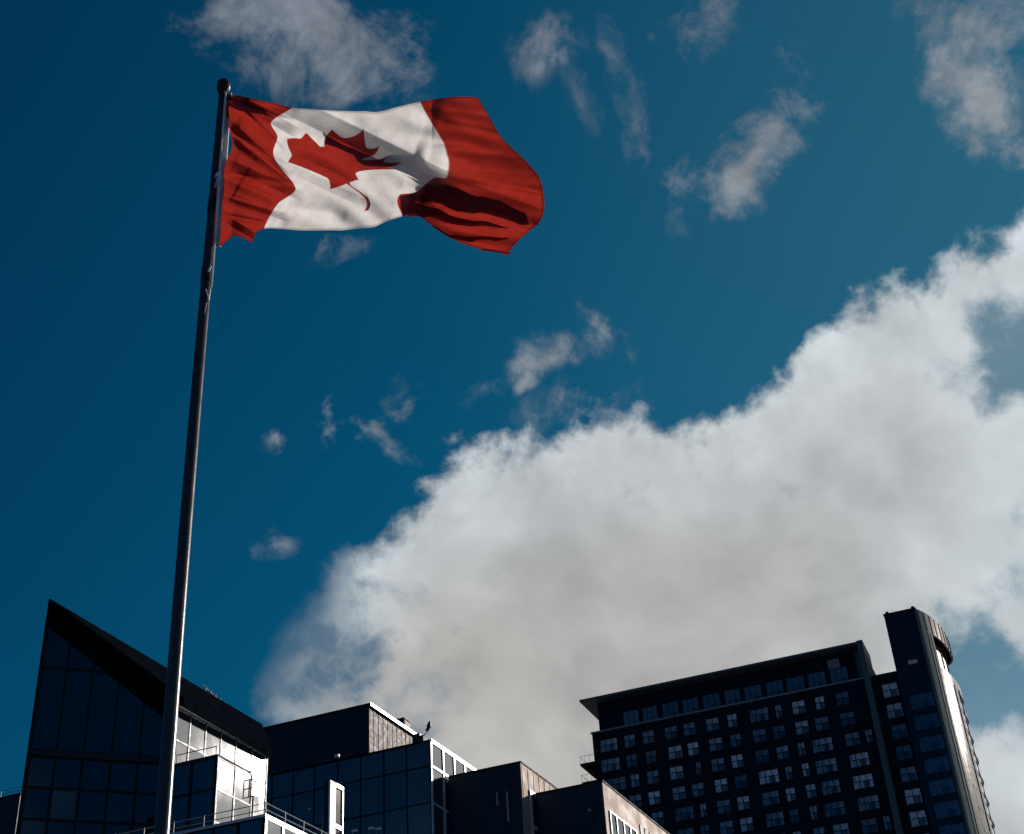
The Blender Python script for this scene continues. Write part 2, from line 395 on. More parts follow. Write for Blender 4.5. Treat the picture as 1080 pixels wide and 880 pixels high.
# body
bk = nF * -0.25
q = MB()
lf = footF + bk; rf = Vector((WC.x - .25, WC.y, 0)) + bk * .6
poly = [(lf.x, lf.y), (rf.x, rf.y), (aA - .25, Wend.y), (footF.x, Wend.y + 6)]
zt = WC.z - .05
q.v = [(x, y, 0) for x, y in poly] + [(lf.x, lf.y, P0.z - .3), (rf.x, rf.y, zt), (poly[2][0], poly[2][1], zt), (poly[3][0], poly[3][1], P0.z - .3)]
q.f = [(0, 1, 5, 4), (1, 2, 6, 5), (2, 3, 7, 6), (3, 0, 4, 7), (4, 5, 6, 7), (3, 2, 1, 0)]
q.build('wall', M['black_clad'], A, bA)
# roof: one pitched sheet from the wall head up to the ridge, with a projecting fascia
q = MB(); up = Vector((-.2, 0, .45))
dn = Z * -.45
q.slab([P0 + nF * .3 + dn, Vector((WC.x, WC.y, WC.z)) + nF * .3 + X * .4 + dn, Wend + X * .4 + dn, O1 + dn], Z * .55)
q.slab([P0 + nF * .02, Vector((WC.x, WC.y, WC.z)) + nF * .02, Vector((WC.x, WC.y, WC.z)) + nF * .28, P0 + nF * .28], -Z * 1.3)
q.build('roof', M['roof'], A, bA)
# front glazing
topF = lambda u: WC.z + (P0.z - WC.z) * (u / uL) - 1.35
zb = L.atplane(142, 805, WC, nF).z; zbt = L.atplane(142, 798, WC, nF).z; zm = L.atplane(142, 837, WC, nF).z
usF = [((L.atplane(x, 812, WC, nF)) - WC).dot(eF) for x in (29, 57, 86, 116, 145, 175)] + [0.0]
usF[0] = uL + .15
pF = Vector((WC.x, WC.y, 0))
h1 = zb - zm
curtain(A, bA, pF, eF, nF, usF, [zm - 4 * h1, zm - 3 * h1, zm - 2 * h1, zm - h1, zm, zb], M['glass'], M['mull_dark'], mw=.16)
curtain(A, bA, pF, eF, nF, usF, [zbt, zbt + 4.6, zbt + 9, zbt + 14], M['glass'], M['mull_dark'], mw=.14, top=topF)
MB().box(pF, eF, nF, uL + .15, 0, 0.0, .22, zb + .04, zbt - .04).build('spandrel_band', M['black_clad'], A, bA)
# sunlit side
bs = [L.ata(x, 765, aA).y for x in (191, 199.5, 216.5, 233, 249, 266, 283)]
sl = [0.0] + [b - WC.y for b in bs[1:]]
zs_top = WC.z - .25
zA2 = L.ata(216, 797, aA).z
nx = X
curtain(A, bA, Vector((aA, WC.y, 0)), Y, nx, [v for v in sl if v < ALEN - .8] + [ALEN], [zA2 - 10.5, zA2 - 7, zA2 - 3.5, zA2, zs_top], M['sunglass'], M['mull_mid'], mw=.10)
MB().box(Vector((aA, WC.y, 0)), Y, nx, 0, ALEN, 0.0, .35, zs_top + .05, WC.z + .12).build('eaves_trim', M['mull_light'], A, bA)
# small roof bracket on the ridge
q = MB(); s0 = P0 + Y * 17
for k in range(5):
    t0 = L.atplane(214 + k * 5, 733 + k * 4.2, WC - X * 5.5, X)
    q.tube([t0, t0 + Vector((.2, 0, .55))], .06, 6)
a0 = L.atplane(213, 731, WC - X * 5.5, X); a1 = L.atplane(235, 750, WC - X * 5.5, X)
q.tube([a0 + Z * .5, a1 + Z * .5], .05, 6)
q.build('roof_bracket', M['rail'], A, bA)

# --- D: main dark glass block with pale framed return
dq = L.r(453.3, 781.7); CD = Vector((0, 0, CAM.z)) + dq * (122 / math.hypot(dq.x, dq.y))
bD = CD.y
aDl = L.atb(258, 815, bD).x
aD = CD.x; zD = CD.z
Dm = L.empty('glass_office_block', CD); tag(Dm, 'dark blue glass office block with white framed corner panes, left of the first black box', 'building')
bs0 = Vector((aD, bD, 0))
MB().box(Vector((aDl, bD, 0)), X, Y, 0, aD - aDl - .25, .25, 30, 0, zD - .1).build('wall', M['black_clad'], Dm, bs0)
zD1 = L.atb(453, 808, bD).z; zD2 = L.atb(454.5, 846.7, bD).z; zD3 = L.atb(455.7, 875, bD).z
ux = [L.atb(x, 800, bD).x for x in (332.5, 356.7, 380.8, 405, 429, 453)]
st = ux[-1] - ux[-2]
usD = [u - aD for u in ux]; usD[-1] = 0
while usD[0] > -(aD - aDl): usD.insert(0, usD[0] - st)
hD = zD1 - zD2
zsD = [zD2 - 3 * hD, zD2 - 2 * hD, zD2 - hD, zD2, zD1, zD - .05]
curtain(Dm, bs0, Vector((aD, bD, 0)), X, -Y, usD, zsD, M['glass'], M['mull_dark'], mw=.14)
yy = [L.ata(x, y, aD).y - bD for x, y in ((454, 782), (466, 791), (477.7, 799), (489, 806), (499.5, 813))]
yy[0] = 0; stp = (yy[-1] - yy[1]) / 3
yy += [yy[-1] + stp * k for k in range(1, 5)]
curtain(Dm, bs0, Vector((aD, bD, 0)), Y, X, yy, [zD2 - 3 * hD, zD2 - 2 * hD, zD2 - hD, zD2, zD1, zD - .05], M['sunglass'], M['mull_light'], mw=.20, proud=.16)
MB().box(Vector((aD, bD, 0)), Y, X, -.06, yy[-1], .0, .22, zD - .06, zD + .16).build('parapet_trim', M['mull_light'], Dm, bs0)
MB().box(Vector((aD, bD, 0)), X, Y, usD[0], .0, -.14, 28, zD - .02, zD + .10).build('roof', M['roof'], Dm, bs0)

# --- E: metal clad plant room on that roof
bE = bD + 3.0
CE = L.atb(389, 743.3, bE)
aE, zE = CE.x, CE.z
E_ = L.empty('plant_room', CE); tag(E_, 'dark metal rooftop plant room with pale ribbed side on the glass office block', 'building')
be = Vector((aE, bE, 0))
zE0 = zD + .12
EL = L.atb(255, 775, bE).x - aE
MB().box(Vector((aE, bE, 0)), X, Y, EL, -.12, .0, 20, zE0, zE - .1).build('wall', M['black_clad'], E_, be)
q = MB(); k = 0.0
MB().box(Vector((aE, bE, 0)), X, Y, -.12, -.04, .05, 20, zE0, zE - .1).build('side_cladding', M['rib_pale'], E_, be)
while k < 19.6:
    q.box(Vector((aE, bE, 0)), X, Y, -.04, .0, k + .1, k + .32, zE0, zE - .15); k += .95
q.build('cladding_ribs', M['rib_pale'], E_, be)
MB().box(Vector((aE, bE, 0)), X, Y, EL - .1, .2, -.12, 20.1, zE - .1, zE + .12).build('roof', M['mull_dark'], E_, be)
MB().box(Vector((aE, bE, 0)), X, Y, .2, .28, -.12, 20.1, zE - .18, zE + .14).build('roof_edge_trim', M['mull_light'], E_, be)
# roof units
def unit(px, py, wa, h, lab, a):
    p = L.ata(px, py, a)
    t = L.empty('roof_vent', p); t.location.z = p.z - .5; tag(t, lab, 'vent'); b0 = Vector((p.x, p.y, p.z - .5))
    MB().box(Vector((p.x, p.y, 0)), X, Y, -wa / 2, wa / 2, -wa / 2, wa / 2, p.z - .5, p.z + h).build('housing', M['lamp_black'], t, b0, bevel=.04)
    MB().box(Vector((p.x, p.y, 0)), X, Y, -wa / 2 - .1, wa / 2 + .1, -wa / 2 - .1, wa / 2 + .1, p.z + h - .004, p.z + h + .12).build('cap', M['rib_pale'], t, b0)
    MB().box(Vector((p.x, p.y, 0)), X, Y, wa / 2, wa / 2 + .03, -wa / 2 + .1, wa / 2 - .1, p.z - .3, p.z + h - .1).build('louvre', M['rib_pale'], t, b0)
unit(423.5, 768, 1.3, .65, 'small black roof vent on the edge of the ribbed plant room', aE - .7)
# corner unit with lamp arm
pu = L.atb(441.5, 777, bD + 2.4)
t = L.empty('roof_vent', pu); t.location.z = zD + .1; tag(t, 'dark boxy vent with pale cheek at the glass block roof corner', 'vent'); b0 = Vector((pu.x, pu.y, zD + .1))
MB().box(Vector((pu.x, pu.y, 0)), X, Y, -.7, .1, 0, .9, zD + .1, pu.z + .35).build('housing', M['lamp_black'], t, b0, bevel=.03)
MB().box(Vector((pu.x, pu.y, 0)), X, Y, .1, .45, 0, .8, zD + .1, pu.z + .1).build('cheek', M['rib_pale'], t, b0, bevel=.03)
pl = L.atb(446, 777, bD + 2.0); pl2 = L.atb(453, 769, bD + 2.0)
t = L.empty('roof_floodlight', pl); t.location.z = zD + .1; tag(t, 'black floodlight on a slanted arm above the glass block roof corner', 'floodlight'); b0 = Vector((pl.x, pl.y, zD + .1))
MB().tube([Vector((pl.x, pl.y, zD + .1)), pl, pl2], .05, 8).build('arm', M['rib_pale'], t, b0)
MB().tube([pl2 + Vector((-.28, 0, -.15)), pl2 + Vector((-.05, 0, .3)), pl2 + Vector((.05, 0, .75))], [.22, .24, .08], 10).build('lamp_head', M['lamp_black'], t, b0)

# --- B: small glass box left, in front of A
bB = WC.y - 3.5
CB = L.atb(229, 798.8, bB); aB, zB = CB.x, CB.z
wB = L.atb(229, 800, bB).x - L.atb(203.5, 805, bB).x
LB = L.ata(262, 830, aB).y - bB; print('B side', LB)
Bm = L.empty('glass_annex', CB); tag(Bm, 'small dark glass annex with sunlit side between flagpole and sun glare', 'building')
bb = Vector((aB, bB, 0))
MB().box(Vector((aB, bB, 0)), X, Y, -2 * wB - .05, -.25, .25, LB - .2, 0, zB - .1).build('wall', M['black_clad'], Bm, bb)
zB1 = L.atb(229, 832, bB).z; hB = zB - zB1
zsB = [zB1 - 3 * hB, zB1 - 2 * hB, zB1 - hB, zB1, zB]
curtain(Bm, bb, Vector((aB, bB, 0)), X, -Y, [-2 * wB, -wB, 0], zsB, M['glass'], M['mull_dark'], mw=.13)
yb = [0, L.ata(246, 830, aB).y - bB]; yb += [yb[1] * k for k in range(2, 20) if yb[1] * k < LB + .2]
curtain(Bm, bb, Vector((aB, bB, 0)), Y, X, yb, zsB, M['sunglass'], M['mull_mid'], mw=.10)
MB().box(Vector((aB, bB, 0)), X, Y, -2 * wB - .1, .1, -.1, LB, zB, zB + .12).build('roof', M['mull_dark'], Bm, bb)
railing('roof_railing', L, [Vector((aB - 2 * wB, bB + .6, zB + .1)), Vector((aB - .5, bB + .6, zB + .1))], 'thin steel railing on the roof of the small glass annex', h=.75, gap=2.2, rad=.025, bars=1)

# --- C: lowest glass box in front
bC = bB - 6
CC = L.atb(279, 862.5, bC); aC, zC = CC.x, CC.z
LC = 38.0
Cm = L.empty('low_glass_annex', CC); tag(Cm, 'lowest glass annex with white side panes and railed roof, below the sun glare', 'building')
bc = Vector((aC, bC, 0))
MB().box(Vector((aC, bC, 0)), X, Y, -16, -.25, .25, LC, 0, zC - .1).build('wall', M['black_clad'], Cm, bc)
wC = L.atb(279, 863, bC).x - L.atb(252.5, 868, bC).x
zsC = [zC - 3.4 * 3, zC - 3.4 * 2, zC - 3.4, zC]
curtain(Cm, bc, Vector((aC, bC, 0)), X, -Y, [-5 * wC, -4 * wC, -3 * wC, -2 * wC, -wC, 0], zsC, M['glass'], M['mull_dark'], mw=.13)
yc = [0, L.ata(297, 873, aC).y - bC]; yc += [yc[1] * k for k in range(2, 30) if yc[1] * k < LC]
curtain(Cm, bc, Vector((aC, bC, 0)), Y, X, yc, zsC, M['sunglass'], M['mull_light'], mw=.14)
MB().box(Vector((aC, bC, 0)), X, Y, -16, .12, -.12, LC, zC, zC + .12).build('roof', M['mull_light'], Cm, bc)
railing('roof_railing', L, [Vector((aC - 8, bC + .3, zC + .12)), Vector((aC - .15, bC + .3, zC + .12)), Vector((aC - .15, bC + LC - .6, zC + .12))],
        'steel railing with posts round the roof of the lowest glass annex', h=.62, gap=1.5, rad=.022)
# little white lamps and gauge frame by the annex
# --- C2: block between annex and office block
bK = bB + LB + .3
pc = L.atb(246, 843, bK); pc2 = L.atb(268, 833, bK)
C2 = L.empty('link_block', pc); tag(C2, 'plain dark block between the annex roof railing and the glass office block', 'building')
MB().box(Vector((aB - 3, bK, 0)), X, Y, 0, pc2.x - aB + 3, 0, .5, 0, pc.z).build('wall', M['black_clad'], C2, Vector((pc.x, pc.y, 0)))
pg = L.atb(257, 842, bK - .3)
q = MB()
for dx in (0, .32, .64): q.tube([pg + X * dx, pg + X * dx + Z * .9], .03, 6)
for dz in (0, .45, .9): q.tube([pg + Z * dz, pg + X * .64 + Z * dz], .03, 6)
t = tag(q.build('access_ladder', M['rail'], None, None), 'small steel ladder cage on the dark block under the sun glare', 'ladder'); t.rotation_euler = (0, 0, -L.yaw)

# --- white framed glazed shaft in front of D
bS = bD - 15
CS = L.atb(347.5, 823, bS); aS, zS = CS.x, CS.z
S = L.empty('lift_shaft', CS); tag(S, 'narrow white framed glass shaft standing before the dark office block', 'lift shaft')
bss = Vector((aS, bS, 0))
wS = 1.0
MB().box(Vector((aS, bS, 0)), X, Y, -.5, -.07, 0.05, L.ata(361, 833, aS).y - bS - .02, 0, zS - .01).build('wall', M['black_clad'], S, bss)
q = MB(); dS = L.ata(361, 833, aS).y - bS
q.box(Vector((aS, bS, 0)), X, Y, -.06, .10, 0, dS * .42, 0, zS)
q.build('white_panel', M['sign'], S, bss)
q = MB()
for dz in (0, 3.3, 6.6, 9.9): q.box(Vector((aS, bS, 0)), X, Y, -.02, .14, dS * .42, dS, zS - dz - .32, zS - dz)
q.box(Vector((aS, bS, 0)), X, Y, -.02, .14, dS - .12, dS, 0, zS - .33)
q.build('frame', M['mull_light'], S, bss)
MB().box(Vector((aS, bS, 0)), X, Y, -.06, .02, dS * .42, dS - .13, 0, zS - .35).build('glass_pane', M['glass'], S, bss)
# thin pipes and lamps before D
def thin_post(px, y0, y1, name, lab, cat, b, rad=.07, mt='rail', head=False):
    p1 = L.atb(px, y0, b); p0 = L.atb(px + .5, y1, b); p0.x = p1.x
    t = L.empty(name, p1); tag(t, lab, cat); t.location.z = 0; b0 = Vector((p1.x, p1.y, 0))
    MB().tube([Vector((p1.x, p1.y, 0)), p1], rad, 8).build('pipe' if not head else 'post', M[mt], t, b0)
    if head:
        MB().box(p1, X, Y, -.28, .2, -.2, .2, -.12, .18).build('lamp_head', M['sign'], t, b0, bevel=.03)
    else:
        MB().tube([p1, p1 + Z * .12], rad * 1.6, 8).build('cap', M[mt], t, b0)
thin_post(340.5, 858, 885, 'vent_pipe', 'thin pale vent pipe left of the white framed shaft', 'pipe', bD - 3.0)
def wall_lamp(px, py, b, lab, s=.35):
    p = L.atb(px, py, b - .5); t = L.empty('wall_lamp', p); t.location.z = p.z; tag(t, lab, 'lamp', 'small lamps on the glass office block')
    MB().box(p, X, Y, -s, s, -s * .6, s * .6, -s * .5, s * .7).build('lamp_head', M['sign'], t, p, bevel=.04)
    MB().tube([p, p + Y * .4 - Z * .1], .05, 6).build('arm', M['rail'], t, p)
wall_lamp(355.5, 797.5, bD, 'white lamp at the roof edge of the glass block above the shaft', .22)
wall_lamp(326.5, 853.5, bD, 'small white lamp low on the glass block left of the shaft', .12)
# sunlit rooftop pieces low in the picture
def post_lamp(px, py, lab):
    p = L.atb(px, py, bD - 6); t = L.empty('post_lamp', p); tag(t, lab, 'lamp', 'post lamps before the office block'); z0 = zC + .15 if False else 0.0
    b0 = Vector((p.x, p.y, 0))
    MB().tube([Vector((p.x, p.y, 0)), p], .06, 8).build('post', M['rail'], t, b0)
    MB().box(p, X, Y, -.06, .42, -.12, .12, -.06, .1).build('lamp_head', M['sign'], t, b0, bevel=.02)
post_lamp(372, 877, 'short post lamp nearest the white framed shaft')
post_lamp(389.5, 874.5, 'middle post lamp below the dark glass panes')
post_lamp(397, 875, 'post lamp with bright bent head, rightmost of the row')

# --- G: black box with sand coloured side
GP = L.ata(470, 822.6, aD); bG = GP.y
CG = L.atb(549, 804.4, bG); aG, zG = CG.x, CG.z
G = L.empty('black_box_building', CG); tag(G, 'plain black box building with two thin light slits and ribbed sandy side', 'building')
bg_ = Vector((aG, bG, 0))
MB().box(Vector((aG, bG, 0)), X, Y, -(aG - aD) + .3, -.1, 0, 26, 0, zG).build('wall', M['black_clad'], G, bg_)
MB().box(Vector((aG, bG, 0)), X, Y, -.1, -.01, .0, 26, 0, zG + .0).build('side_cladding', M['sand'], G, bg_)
q = MB(); k = .2
while k < 25: q.box(Vector((aG, bG, 0)), X, Y, -.01, .03, k, k + .12, 0, zG - .1); k += 1.3
q.build('cladding_joints', M['sand'], G, bg_)
MB().box(Vector((aG, bG, 0)), X, Y, -(aG - aD) + .3, .06, -.06, 26, zG, zG + .14).build('parapet_cap', M['mull_dark'], G, bg_)
for x, y0, y1, w_ in ((524.2, 836, 850, .07), (534.8, 835, 867, .09)):
    p1 = L.atb(x, y0, bG); p0 = L.atb(x, y1, bG)
    MB().box(Vector((p1.x, bG, 0)), X, Y, -w_, w_, -.08, -.005, p0.z, p1.z).build('light_slit', M['trim_light'], G, bg_)
# white framed opening in the sunny side
yo0 = L.ata(558.5, 838, aG).y - bG
zo = L.ata(558.5, 836, aG).z
MB().box(Vector((aG, bG, 0)), X, Y, .03, .06, yo0 + .1, yo0 + 9, zo - 9, zo - .1).build('window_glass', M['dark_recess'], G, bg_)
q = MB()
q.box(Vector((aG, bG, 0)), X, Y, .0, .16, yo0 - .15, yo0 + .15, zo - 9.2, zo + .2)
for dz in (0, 3.1, 6.2): q.box(Vector((aG, bG, 0)), X, Y, .01, .15, yo0 + .15, yo0 + 9, zo - dz - .12, zo - dz + .16)
q.build('window_frame', M['mull_light'], G, bg_)

# --- H: second box with sand coloured side
HP = L.ata(563, 841.3, aG); bH = HP.y
CH = L.atb(635.2, 824.5, bH); aH, zH = CH.x, CH.z
H = L.empty('sandy_box_building', CH); tag(H, 'black fronted box building with smooth sandy side and slanting window band', 'building')
bh = Vector((aH, bH, 0))
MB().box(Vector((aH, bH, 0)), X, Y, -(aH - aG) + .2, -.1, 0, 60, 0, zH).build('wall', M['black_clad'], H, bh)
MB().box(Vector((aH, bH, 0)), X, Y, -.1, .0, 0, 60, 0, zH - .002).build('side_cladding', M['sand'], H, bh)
MB().box(Vector((aH, bH, 0)), X, Y, -(aH - aG) + .2, .08, -.08, 60, zH, zH + .14).build('parapet_cap', M['mull_dark'], H, bh)
zw = L.ata(642.5, 856, aH).z
ys = [L.ata(x, y, aH).y - bH for x, y in ((642.3, 856.5), (649, 861.5), (656.7, 867.5), (663.5, 872.5), (670, 877.5))]
stp = ys[1] - ys[0]
curtain(H, bh, Vector((aH, bH, 0)), Y, X, ys, [zw - 7, zw - 3.5, zw], M['glass'], M['mull_light'], mw=.16, proud=.14)
q = MB(); k = ys[-1] + 1.4
zp = L.ata(677, 872, aH).z
while k < 40: q.box(Vector((aH, bH, 0)), X, Y, .01, .09, k, k + 1.0, zp - 6, zp); k += 1.35
q.build('louvre_panels', M['red_recess'], H, bh)
p = L.atb(622, 855, bH)
t = L.empty('wall_lamp', p); t.location.z = p.z; tag(t, 'tiny round lamp on the black front of the sandy sided box', 'lamp')
MB().tube([p + Y * .0, p - Y * .12, p - Y * .2], [.16, .16, .10], 12).build('lamp_head', M['trim_light'], t, p)
MB().tube([p - Y * .0 - Z * .0, p - Y * .06], .22, 12).build('back_plate', M['mull_dark'], t, p)

# --- far left low block with railing
bI = bD + 12
pI = L.atb(18, 838, bI)
I = L.empty('low_block', pI); tag(I, 'low dark block at the far left edge behind the pointed glass building', 'building')
bi = Vector((pI.x, pI.y, 0))
zI = L.atb(10, 841, bI).z
MB().box(Vector((pI.x, bI, 0)), X, Y, -16, .5, 0, 12, 0, zI).build('wall', M['black_clad'], I, bi)
MB().box(Vector((pI.x, bI, 0)), X, Y, -16.2, .6, -.15, 12, zI, zI + .2).build('parapet_cap', M['mull_dark'], I, bi)
railing('roof_railing', L, [Vector((pI.x - 15, bI + .3, zI + .2)), Vector((pI.x + .4, bI + .3, zI + .2))], 'faint thin railing on the low block at the far left', h=.9, gap=3, rad=.03)

# ================================================================== hotel on the right
Hf = Frame(YH)
d0 = Hf.r(911, 680); p0 = Vector((0, 0, CAM.z)) + d0 * (240 / math.hypot(d0.x, d0.y))
bM = p0.y
def ax(px, py): return Hf.atb(px, py, bM)
TR = ax(912, 676.7)
aR = ax(914, 716).x; aLft = ax(624.5, 776).x; zSill = (ax(625, 774).z + ax(914, 716).z) / 2; zTop = (TR.z + ax(616, 740).z) / 2
print('hotel width', aR - aLft, 'top', zTop, ax(616, 740).z, TR.z, 'sill', ax(625, 774).z, ax(914, 716).z)
Ho = Hf.empty('apartment_tower', Vector((aR, bM, 0))); tag(Ho, 'wide dark brick apartment block with many small windows and flat overhanging roof', 'building')
hb = Vector((aR, bM, 0)); pH = Vector((aR, bM, 0)); WH = aR - aLft
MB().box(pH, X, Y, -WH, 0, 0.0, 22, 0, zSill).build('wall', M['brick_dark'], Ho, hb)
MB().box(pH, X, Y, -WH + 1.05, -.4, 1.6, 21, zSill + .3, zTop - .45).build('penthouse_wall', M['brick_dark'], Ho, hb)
MB().box(pH, X, Y, -WH - 1.6, .1, -.95, 22, zTop - .44, zTop).build('roof', M['trim_blue'], Ho, hb, bevel=.03)
MB().box(pH, X, Y, -WH - .2, -.1, -.22, 22.1, zSill + .002, zSill + .28).build('sill_course', M['trim_light'], Ho, hb)
# penthouse glazing
def usp(z0x, off, sc_, x): return off + x / sc_
pent = [(228, 297), (308, 375), (392, 465), (478, 548), (563, 640), (655, 725), (738, 815), (830, 905), (915, 995)]
pent = [(600 + a / 4, 600 + b / 4) for a, b in pent] + [(851.5, 871), (875, 894.5)]
zr = None
def hotel_window(par, p, e, n, u0, u1, z0, z1, base, material, nx, nz=2, fd=.10, fm='mull_dark', mw=.12):
    fr = MB(); w_ = mw
    fr.box(p, e, n, u0, u1, 0, fd, z0, z0 + w_).box(p, e, n, u0, u1, 0, fd, z1 - w_, z1)
    fr.box(p, e, n, u0, u0 + w_, 0.002, fd - .004, z0 + w_, z1 - w_).box(p, e, n, u1 - w_, u1, .002, fd - .004, z0 + w_, z1 - w_)
    for i in range(1, nx):
        c = u0 + (u1 - u0) * i / nx; fr.box(p, e, n, c - w_ / 2, c + w_ / 2, .002, fd - .01, z0 + w_, z1 - w_)
    for j in range(1, nz):
        c = z0 + (z1 - z0) * (0.52 if nz == 2 else j / nz); fr.box(p, e, n, u0 + w_, u1 - w_, .004, fd - .02, c - w_ / 2, c + w_ / 2)
    f = fr.build('window', M[fm], par, base)
    bz = (p + e * ((u0 + u1) / 2)); bz = Vector((bz.x, bz.y, z0))
    pm = MB().box(p, e, n, u0 + w_, u1 - w_, .002, .03 + rnd.uniform(0, .004), z0 + w_, z1 - w_)
    g_ = pm.build('pane', material, f, bz); g_.location = bz - base
    g_.rotation_euler = (rnd.uniform(-.006, .006), 0, rnd.uniform(-.008, .008))
    return f
bP = bM + 1.6
for x0, x1 in pent:
    ym = 755 - (x0 - 660) * 0.205
    u0 = Hf.atb(x0, ym, bP).x - aR; u1 = Hf.atb(x1, ym, bP).x - aR
    hotel_window(Ho, Vector((aR, bP, 0)), X, -Y, u0, u1, zSill + .32, zSill + 3.65, hb, M['pane_blue'], 3, 1, mw=.08)
# grid windows: rows of pixel spans on the facade
R5 = lambda l: [(600 + a / 4, 600 + b / 4) for a, b in l]
R6 = lambda l: [(840 + a / 3.384, 840 + b / 3.384) for a, b in l]
rows = [
 R5([(130, 207), (232, 282), (310, 362), (403, 460), (482, 537), (578, 636), (668, 712), (760, 845), (870, 900), (940, 1000)]) + R6([(66, 103), (140, 190), (245, 268)]),
 R5([(135, 218), (240, 290), (322, 372), (418, 480), (500, 550), (590, 650), (680, 730), (775, 835), (860, 915), (955, 1015)]) + R6([(65, 118), (155, 210), (255, 280)]),
 R5([(150, 243), (260, 300), (328, 383), (425, 485), (535, 560), (600, 660), (685, 738), (785, 848), (875, 930)]) + R6([(5, 33), (55, 132), (172, 228), (245, 300)]),
 R5([(160, 230), (255, 310), (335, 388), (435, 495), (518, 573), (615, 672), (698, 755), (800, 888), (913, 945)]) + R6([(20, 48), (67, 147), (188, 262), (275, 313)]),
 R5([(265, 320), (350, 402), (445, 530), (553, 583), (623, 685), (710, 765), (812, 890), (915, 958)]) + R6([(33, 72), (88, 158), (200, 277), (302, 330)]),
 R5([(360, 410), (455, 530), (555, 595), (635, 697), (722, 780), (828, 910), (930, 973)]) + R6([(0, 12), (47, 78), (97, 175), (217, 297), (317, 348)]),
 R5([(465, 540), (565, 605), (645, 707), (732, 790), (838, 920), (945, 985)]) + R6([(60, 105), (130, 190), (230, 290), (310, 362)]),
 R5([(480, 550), (575, 615), (655, 717), (745, 800), (850, 930)]) + R6([(20, 50), (70, 115), (140, 200), (245, 305), (325, 375)]),
]
# row heights measured at the wing column and the left end
zrow0 = (ax(632, 784.5).z + ax(935, 724).z) / 2
zrow6 = ax(970, 857).z
pitch = (ax(935, 721).z - ax(963, 856).z) / 6
print('floor pitch', pitch, 'row0', ax(632, 784.5).z, ax(935, 721).z, 'left rows', [round(ax(a, b).z, 1) for a, b in ((632, 784.5), (635, 807), (644, 826), (664, 845))])
PITCH_Z = pitch
ztop0 = ax(935, 720.5).z
nwin = 0
for r, row in enumerate(rows):
    zt = ztop0 - PITCH_Z * r
    for x0, x1 in row:
        # centre line of that row on the facade
        lo_, hi_ = 600.0, 1000.0
        for _ in range(30):
            mid = (lo_ + hi_) / 2
            if ax((x0 + x1) / 2, mid).z > zt - 1.2: lo_ = mid
            else: hi_ = mid
        yv = (lo_ + hi_) / 2
        u0 = ax(x0, yv).x - aR; u1 = ax(x1, yv).x - aR
        if u1 > -.75: u1 = -.9
        if u1 - u0 < .8: continue
        wdt = u1 - u0
        hotel_window(Ho, pH, X, -Y, u0, u1, zt - 2.5, zt, hb, M['pane'], 2 if wdt < 3.2 else (3 if wdt < 4.3 else 4)); nwin += 1
print('windows', nwin)
# fin
f0 = ax(911, 677).x
MB().box(pH, X, Y, -.33, .73, -1.2, 6.6, 0, zTop + .05).build('fin', M['trim_blue'], Ho, hb)
MB().box(pH, X, Y, -1.4, -.33, 1.5, 1.58, zSill + .35, zTop - .6).build('penthouse_return', M['trim_blue'], Ho, hb)
# recess lamp lit ceiling panel piece at right end of the penthouse
pz = Hf.atb(880, 700, bP)
MB().box(Vector((pz.x, bP, 0)), X, -Y, -1.2, .9, 0.0, .12, zSill + 3.7, zSill + 5.4).build('penthouse_panel', M['trim_light'], Ho, hb)
# balconies on the left end: slab with railing
for k, (px, py) in enumerate(((610, 803), (612, 823))):
    zb_ = ax(624, py).z
    pb = ax(px + 1, py); pb.z = zb_
    w_ = -WH - (pb.x - aR)
    sl_ = MB().box(pH, X, Y, -WH - abs(w_) if False else pb.x - aR, -WH, 0.25, 8.6, zb_ - .36, zb_).build('balcony', M['brick_dark'], Ho, hb)
    rr = MB(); u0 = pb.x - aR + .06
    rr.tube([pH + X * -WH + Y * .26 + Z * (zb_ + 1.35), pH + X * u0 + Y * .26 + Z * (zb_ + 1.35), pH + X * u0 + Y * 8.5 + Z * (zb_ + 1.35)], .035, 6)
    for j in range(4): q0 = pH + X * (u0 + (-WH - u0) * j / 3) + Y * .26; rr.tube([q0 + Z * zb_, q0 + Z * (zb_ + 1.35)], .025, 6)
    for j in range(6): q0 = pH + X * u0 + Y * (.3 + j * 1.62); rr.tube([q0 + Z * zb_, q0 + Z * (zb_ + 1.35)], .025, 6)
    o = rr.build('balcony_railing', M['rail'], sl_, hb)

# --- link wing with one column of windows
aWl = aR + .74; aWr = ax(946, 709).x
zW = ax(935, 710.5).z
Wg = Hf.empty('stair_wing', Vector((aWl, bM, 0))); tag(Wg, 'narrow dark brick wing with a single column of windows between fin and tall tower', 'building')
wb = Vector((aWl, bM, 0)); pW = wb.copy()
MB().box(pW, X, Y, 0, aWr - aWl - .01, 0.3, 20, 0, zW).build('wall', M['brick_dark'], Wg, wb)
MB().box(pW, X, Y, -.0, aWr - aWl - .01, .2, 20, zW, zW + .2).build('parapet_cap', M['mull_dark'], Wg, wb)
for r in range(9):
    zt = ztop0 - PITCH_Z * r
    yv = 724 + 22.6 * r
    c = ax(938 + 4.9 * r, yv).x - aWl
    hotel_window(Wg, pW + Y * .3, X, -Y, c - 1.4, c + 1.4, zt - 2.65, zt, wb, M['pane'], 2)

